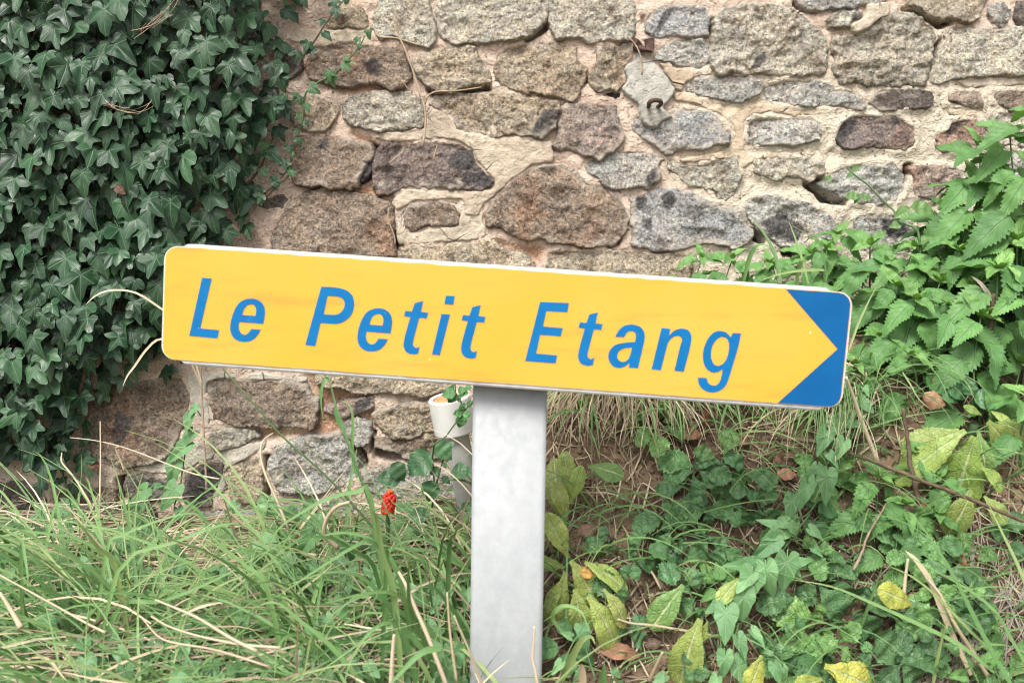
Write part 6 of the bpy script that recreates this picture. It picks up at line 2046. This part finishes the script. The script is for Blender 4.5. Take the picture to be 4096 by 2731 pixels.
# ------------------------------------------------------------------ fallen leaves
FL = [('long brown dead leaf lying on the soil under the pale rosette', 'J', 670, 1160, 1110, 1215, 0, 1.0, (1.3, 1.25, 1.2)), ('tan dead leaf standing behind the round green leaves', 'H', 1590, 330, 1710, 200, 4, 1.1, (1.7, 1.75, 1.8)),
      ('second tan dead leaf propped below the first', 'H', 1680, 470, 1520, 370, 5, 1.0, (1.6, 1.6, 1.6)), ('curled orange dead leaf hanging by the grey dry roots', 'I', 1850, 700, 1830, 440, 3, 1.0, (1.4, 1.3, 1.2)),
      ('orange dead leaf with torn end beside the grey dry roots', 'I', 1790, 720, 1860, 1010, 1, 1.3, (1.4, 1.2, 1.0)), ('rusty dead leaf on the soil above the yellow leaf', 'I', 1330, 840, 1510, 810, 0, 1.3, (0.9, 0.8, 0.8)),
      ('brown dead leaf beside the tuft below the arrow end', 'H', 240, 1070, 400, 1050, 4, 0.9, (1.3, 1.1, 1.1)), ('dull brown dead leaf at the foot of the drooping tuft', 'H', 200, 1010, 290, 860, 1, 1.2, (0.8, 0.85, 0.9)),
      ('pinkish dead leaf on the bank soil under the sign', 'M', 1330, 510, 1520, 480, 4, 0.8, (1.3, 1.2, 1.15)), ('small red-brown leaf hanging from the bank edge', 'M', 1540, 300, 1545, 470, 0, 0.9, (1.2, 0.9, 0.8)),
      ('brown dead leaf among the straws under the sign end', 'M', 1800, 540, 1940, 560, 4, 0.9, (0.75, 0.7, 0.72)), ('small brown dead leaf under the nettles by the sign end', 'H', 1290, 400, 1400, 440, 5, 1.0, (0.9, 0.8, 0.75)),
      ('bright yellow dead leaf lying on the pale rosette', 'J', 515, 440, 670, 450, 4, 0.9, (2.2, 2.3, 0.9)), ('grey crumpled dead leaf by the long brown one', 'J', 1140, 1120, 1285, 1090, 5, 1.0, (0.6, 0.75, 0.95)),
      ('brown dead leaf below the left avens leaves', 'J', 840, 400, 890, 330, 4, 1.0, (1.0, 0.9, 0.85)), ('fawn dead leaf on the soil near the post', 'M', 450, 1350, 620, 1290, 4, 0.8, (0.8, 0.8, 0.85)),
      ('brown dead leaf under the rosette on the right', 'H', 2170, 920, 2250, 960, 4, 1.0, (0.9, 0.6, 0.5)), ('pale yellow dead leaf in the left grass by the ivy', 'L', 290, 800, 345, 690, 4, 0.8, (2.0, 2.2, 1.3)),
      ('curled brown dead leaf in the straw at the far left', 'L', 600, 1050, 750, 1050, 0, 1.0, (1.6, 1.6, 1.6)), ('crumpled dark dead leaf in the straw below the ivy', 'L', 140, 920, 220, 1000, 5, 0.9, (0.5, 0.45, 0.5)),
      ('brown dead leaf below the low ivy leaves', 'F', 70, 870, 145, 870, 5, 0.9, (1.0, 0.9, 0.8)), ('red-brown dead leaf at the foot of the ivy', 'F', 800, 1060, 940, 1080, 4, 0.8, (0.7, 0.45, 0.4)),
      ('brown leaf blade under the arrow end nettles', 'G', 1200, 1500, 1480, 1490, 0, 1.4, (1.3, 1.0, 0.9)), ('dead leaf low under the young nettles', 'H', 830, 1180, 950, 1230, 4, 0.7, (0.9, 0.8, 0.8))]
dm = dead_me + deadw_me
for lab, fr, bx, by, tx, ty, mi, sx, tint in FL:
    g = on_ground(fr, (bx + tx) / 2, (by + ty) / 2)
    Yl = g.y - 0.016
    if lab.startswith(('bright yellow', 'tan', 'second tan')):
        Yl -= 0.03
    a, b = at(fr, bx, by, Yl), at(fr, tx, ty, Yl)
    o = put('fallen_leaf', dm[mi])
    o.matrix_world = frame_m(a, b - a, (rl.gauss(0, .2), -0.85, 0.5), (b - a).length, sx)
    o.color = (*tint, 1)
    tag(o, lab, 'leaf', 'fallen leaves')
# round-leaved seedling by the tan leaves
g = on_ground('H', 1800, 400)
pl = thing('dock_seedling', g, 'small plant with smooth oval leaves beside the tan dead leaves', 'plant')
for bx, by, tx, ty in ((1640, 360, 1820, 420), (1700, 280, 1900, 400), (1880, 390, 1890, 240), (1680, 300, 1620, 340), (1930, 440, 2170, 400)):
    leaf_px(pl, bra_me[1], 'H', bx, by, tx, ty, 0.05, (0.95, 1.1, 1.0), 1.1)
mb = MB()
tube(mb, [Vector((0, 0, -0.02)), Vector((0, -0.03, 0.03))], [0.003, 0.002], 6)
mb.obj('stem', M['stem'], pl)

# ------------------------------------------------------------------ white pipe with cap
M['pvc'] = mat_plain('white_plastic', (0.70, 0.69, 0.66), 0.45, 0.06, 25, 0.05)
M['pipe_grey'] = mat_plain('weathered_plastic', (0.52, 0.51, 0.48), 0.5, 0.10, 25, 0.05)
M['plug'] = mat_plain('orange_wood', (0.52, 0.29, 0.13), 0.7, 0.15, 70, 0.3)
PYc = 1.50
ctr = at('E', 2148, 368, PYc)
crad = 168 * 1200 / 2352 / FPX * PYc
axis_ = Vector((-0.17, -0.13, 1.0)).normalized()
tilt = axis_.to_track_quat('Z', 'Y').to_matrix().to_4x4()
foot = ctr - axis_ * ((ctr.z - gz(ctr.x + 0.03, PYc + 0.03)) / axis_.z)
pipe = thing('vent_pipe', foot, 'white plastic pipe stub with a wide cap leaning before the wall', 'pipe')
PM = Matrix.Translation(ctr - foot) @ tilt


def lathe(name, prof, mat, parent, m, seg=40):
    """each stretch of the profile has its own vertices, so that the edges between them stay crisp"""
    mb = MB()
    for (r0, z0_), (r1, z1_) in zip(prof, prof[1:]):
        vs = []
        for k in range(seg):
            a = 2 * math.pi * k / seg
            vs += [(r0 * math.cos(a), r0 * math.sin(a), z0_), (r1 * math.cos(a), r1 * math.sin(a), z1_)]
        mb.add(vs, [(2 * k, 2 * ((k + 1) % seg), 2 * ((k + 1) % seg) + 1, 2 * k + 1) for k in range(seg)])
    o = mb.obj(name, mat, parent)
    o.matrix_local = m
    return o


capH = 290 * 1200 / 2352 / FPX * PYc
lathe('cap', [(crad * 0.62, -capH), (crad * 0.97, -capH), (crad, -capH + 0.002), (crad, -0.0015), (crad - 0.0012, 0.0), (crad * 0.80, 0.0), (crad * 0.785, -0.0012), (crad * 0.785, -0.010)], M['pvc'], pipe, PM)
pk = lathe('plug', [(crad * 0.785, -0.004), (crad * 0.74, -0.0022), (crad * 0.72, -0.003), (crad * 0.55, -0.0022), (crad * 0.53, -0.003), (crad * 0.36, -0.0022), (crad * 0.34, -0.0032), (crad * 0.16, -0.0026), (crad * 0.15, -0.010), (0.0001, -0.010)], M['plug'], pipe, PM)
mb = MB()
box(mb, -crad * 0.05, crad * 0.05, -crad * 0.15, crad * 0.15, -0.010, -0.0024)
mb.obj('slot_bar', M['plug'], pk)
PL = (ctr - foot).length + 0.12
lathe('pipe_body', [(crad * 0.60, -PL), (crad * 0.60, -capH + 0.004)], M['pipe_grey'], pipe, PM)

# bramble shoots round the pipe
bs = thing('bramble', on_ground('E', 2000, 1250), 'bramble shoot with toothed leaves at the foot of the white pipe', 'bramble')
bpts = [bs.location.copy()] + [at('E', x, y, 1.46) for x, y in ((2050, 1050), (2110, 820), (2090, 760))]
stalk(bs, bpts, 0.0018, M['stem'])
for bx, by, tx, ty, br in ((2040, 740, 2180, 850, 1.2), (2010, 810, 1820, 975, 1.0), (1700, 890, 1815, 1010, 0.85), (1770, 1020, 1580, 990, 0.8), (2170, 960, 2330, 940, 1.0), (2090, 1000, 2160, 1030, 1.0), (2020, 1020, 1980, 1190, 0.9), (2080, 940, 1990, 960, 1.0), (1980, 1300, 1830, 1280, 1.0), (2130, 780, 2170, 720, 1.2), (2110, 880, 2120, 920, 1.5), (2250, 1250, 2320, 1200, 0.9)):
    leaf_px(bs, bra_me[rl.randint(0, 2)], 'E', bx, by, tx, ty, 0, (br, br, br), 1.1, None, 1.455 + rl.uniform(-.012, .012))
cs_ = thing('cleft_climber', on_ground('E', 2060, 1200), 'small climber with round leaflets hanging over the pipe cap', 'climber')
cpts = [cs_.location.copy()] + [at('E', x, y, 1.44) for x, y in ((2020, 800), (2120, 680), (2230, 530), (2300, 440), (2360, 380))]
stalk(cs_, cpts, 0.0014, M['stem'])
cp2 = [at('E', x, y, 1.44) for x, y in ((2260, 480), (2240, 400), (2205, 350), (2195, 250))]
stalk(cs_, cp2, 0.0016, M['stem'])
for bx, by, tx, ty in ((2255, 495, 2180, 495), (2260, 490, 2320, 520), (2250, 510, 2235, 610), (2260, 480, 2235, 430), (2200, 340, 2140, 410), (2200, 330, 2090, 350), (2210, 350, 2230, 405), (2220, 330, 2280, 295), (2190, 300, 2150, 285), (2230, 350, 2300, 330), (2270, 300, 2330, 290), (2290, 440, 2340, 400), (2280, 430, 2250, 420)):
    leaf_px(cs_, bra_me[rl.randint(0, 2)], 'E', bx, by, tx, ty, 0, (1.5, 1.6, 1.2), 1.15, None, 1.435 + rl.uniform(-.006, .006))

# ------------------------------------------------------------------ red berry spike
t = NT('red_berry')
c = t.mix(t.rnd(), (0.62, 0.022, 0.012), (0.70, 0.045, 0.018))
M['berry'] = t.set(Base_Color=t.mix(1.0, c, t.objcol(), 'MULTIPLY'), Roughness=0.25)
top, bot = at('E', 1690, 1110, 1.38), at('E', 1668, 1262, 1.38)
gb = Vector((bot.x - 0.003, 1.385, gz(bot.x, 1.385)))
ar = thing('berry_spike', gb, 'spike of shiny red berries standing in the grass by the pipe', 'berries')
stalk(ar, [gb, bot + Vector((0, 0, -0.02)), bot], 0.0035, M['stem'])
mb = MB()
sg, rgs = 10, 7
vs = [(0, 0, 1)] + [(math.sin(math.pi * i / rgs) * math.cos(2 * math.pi * k / sg), math.sin(math.pi * i / rgs) * math.sin(2 * math.pi * k / sg), math.cos(math.pi * i / rgs)) for i in range(1, rgs) for k in range(sg)] + [(0, 0, -1)]
fs = [(0, 1 + k, 1 + (k + 1) % sg) for k in range(sg)]
for i in range(rgs - 2):
    for k in range(sg):
        a, b = 1 + i * sg + k, 1 + i * sg + (k + 1) % sg
        fs.append((a, a + sg, b + sg, b))
last = len(vs) - 1
fs += [(last, last - sg + (k + 1) % sg, last - sg + k) for k in range(sg)]
mb.add(vs, fs)
bme = mb.mesh('berry', M['berry'])
ax_ = top - bot
for row in range(8):
    f = row / 7
    nn = 7 if row < 7 else 4
    rr_ = 0.0066 * (1.0 if row < 6 else 0.72 if row == 6 else 0.42)
    for k in range(nn):
        a = 2 * math.pi * (k + 0.5 * (row % 2)) / nn + rg.uniform(-.15, .15)
        r_ = rg.uniform(0.0032, 0.0041) * (0.72 if row > 5 else 1)
        p = bot + ax_ * f + Vector((math.cos(a) * rr_, math.sin(a) * rr_, rg.uniform(-.001, .001)))
        o = put('berry', bme, ar)
        o.location = p - gb
        o.scale = (r_, r_, r_ * 1.05)
        o.color = (1.1, 4.2, 1.2, 1) if row > 6 else (1, rg.uniform(0.8, 1.6), 1, 1)

# a fly on an avens leaf
fl = thing('fly', at('J', 1380, 255, on_ground('J', 1380, 255).y - 0.046), 'small black fly sitting on a dark avens leaf', 'fly')
mb = MB()
tube(mb, spline([(-0.006, 0, 0), (-0.003, 0, 0.0008), (0.001, 0, 0.001), (0.0045, 0, 0.0006), (0.006, 0, 0.0)], 9), [0.0004, 0.0015, 0.0021, 0.0022, 0.0018, 0.0021, 0.0020, 0.0015, 0.0005], 8)
M['fly'] = mat_plain('black_chitin', (0.012, 0.012, 0.014), 0.35, 0.2)
M['wing'] = mat_plain('fly_wing', (0.20, 0.20, 0.22), 0.3, 0.1)
b_ = mb.obj('body', M['fly'], fl)
for sd in (-1, 1):
    mb = MB()
    mb.add([(0.002, 0, 0.0022), (-0.004, sd * 0.0045, 0.0022), (-0.008, sd * 0.003, 0.0018), (-0.007, sd * 0.0008, 0.0020)], [(0, 1, 2, 3)])
    mb.obj('wing', M['wing'], fl)
fl.rotation_euler = (math.radians(50), 0, math.radians(70))
print('objects', len(bpy.data.objects))
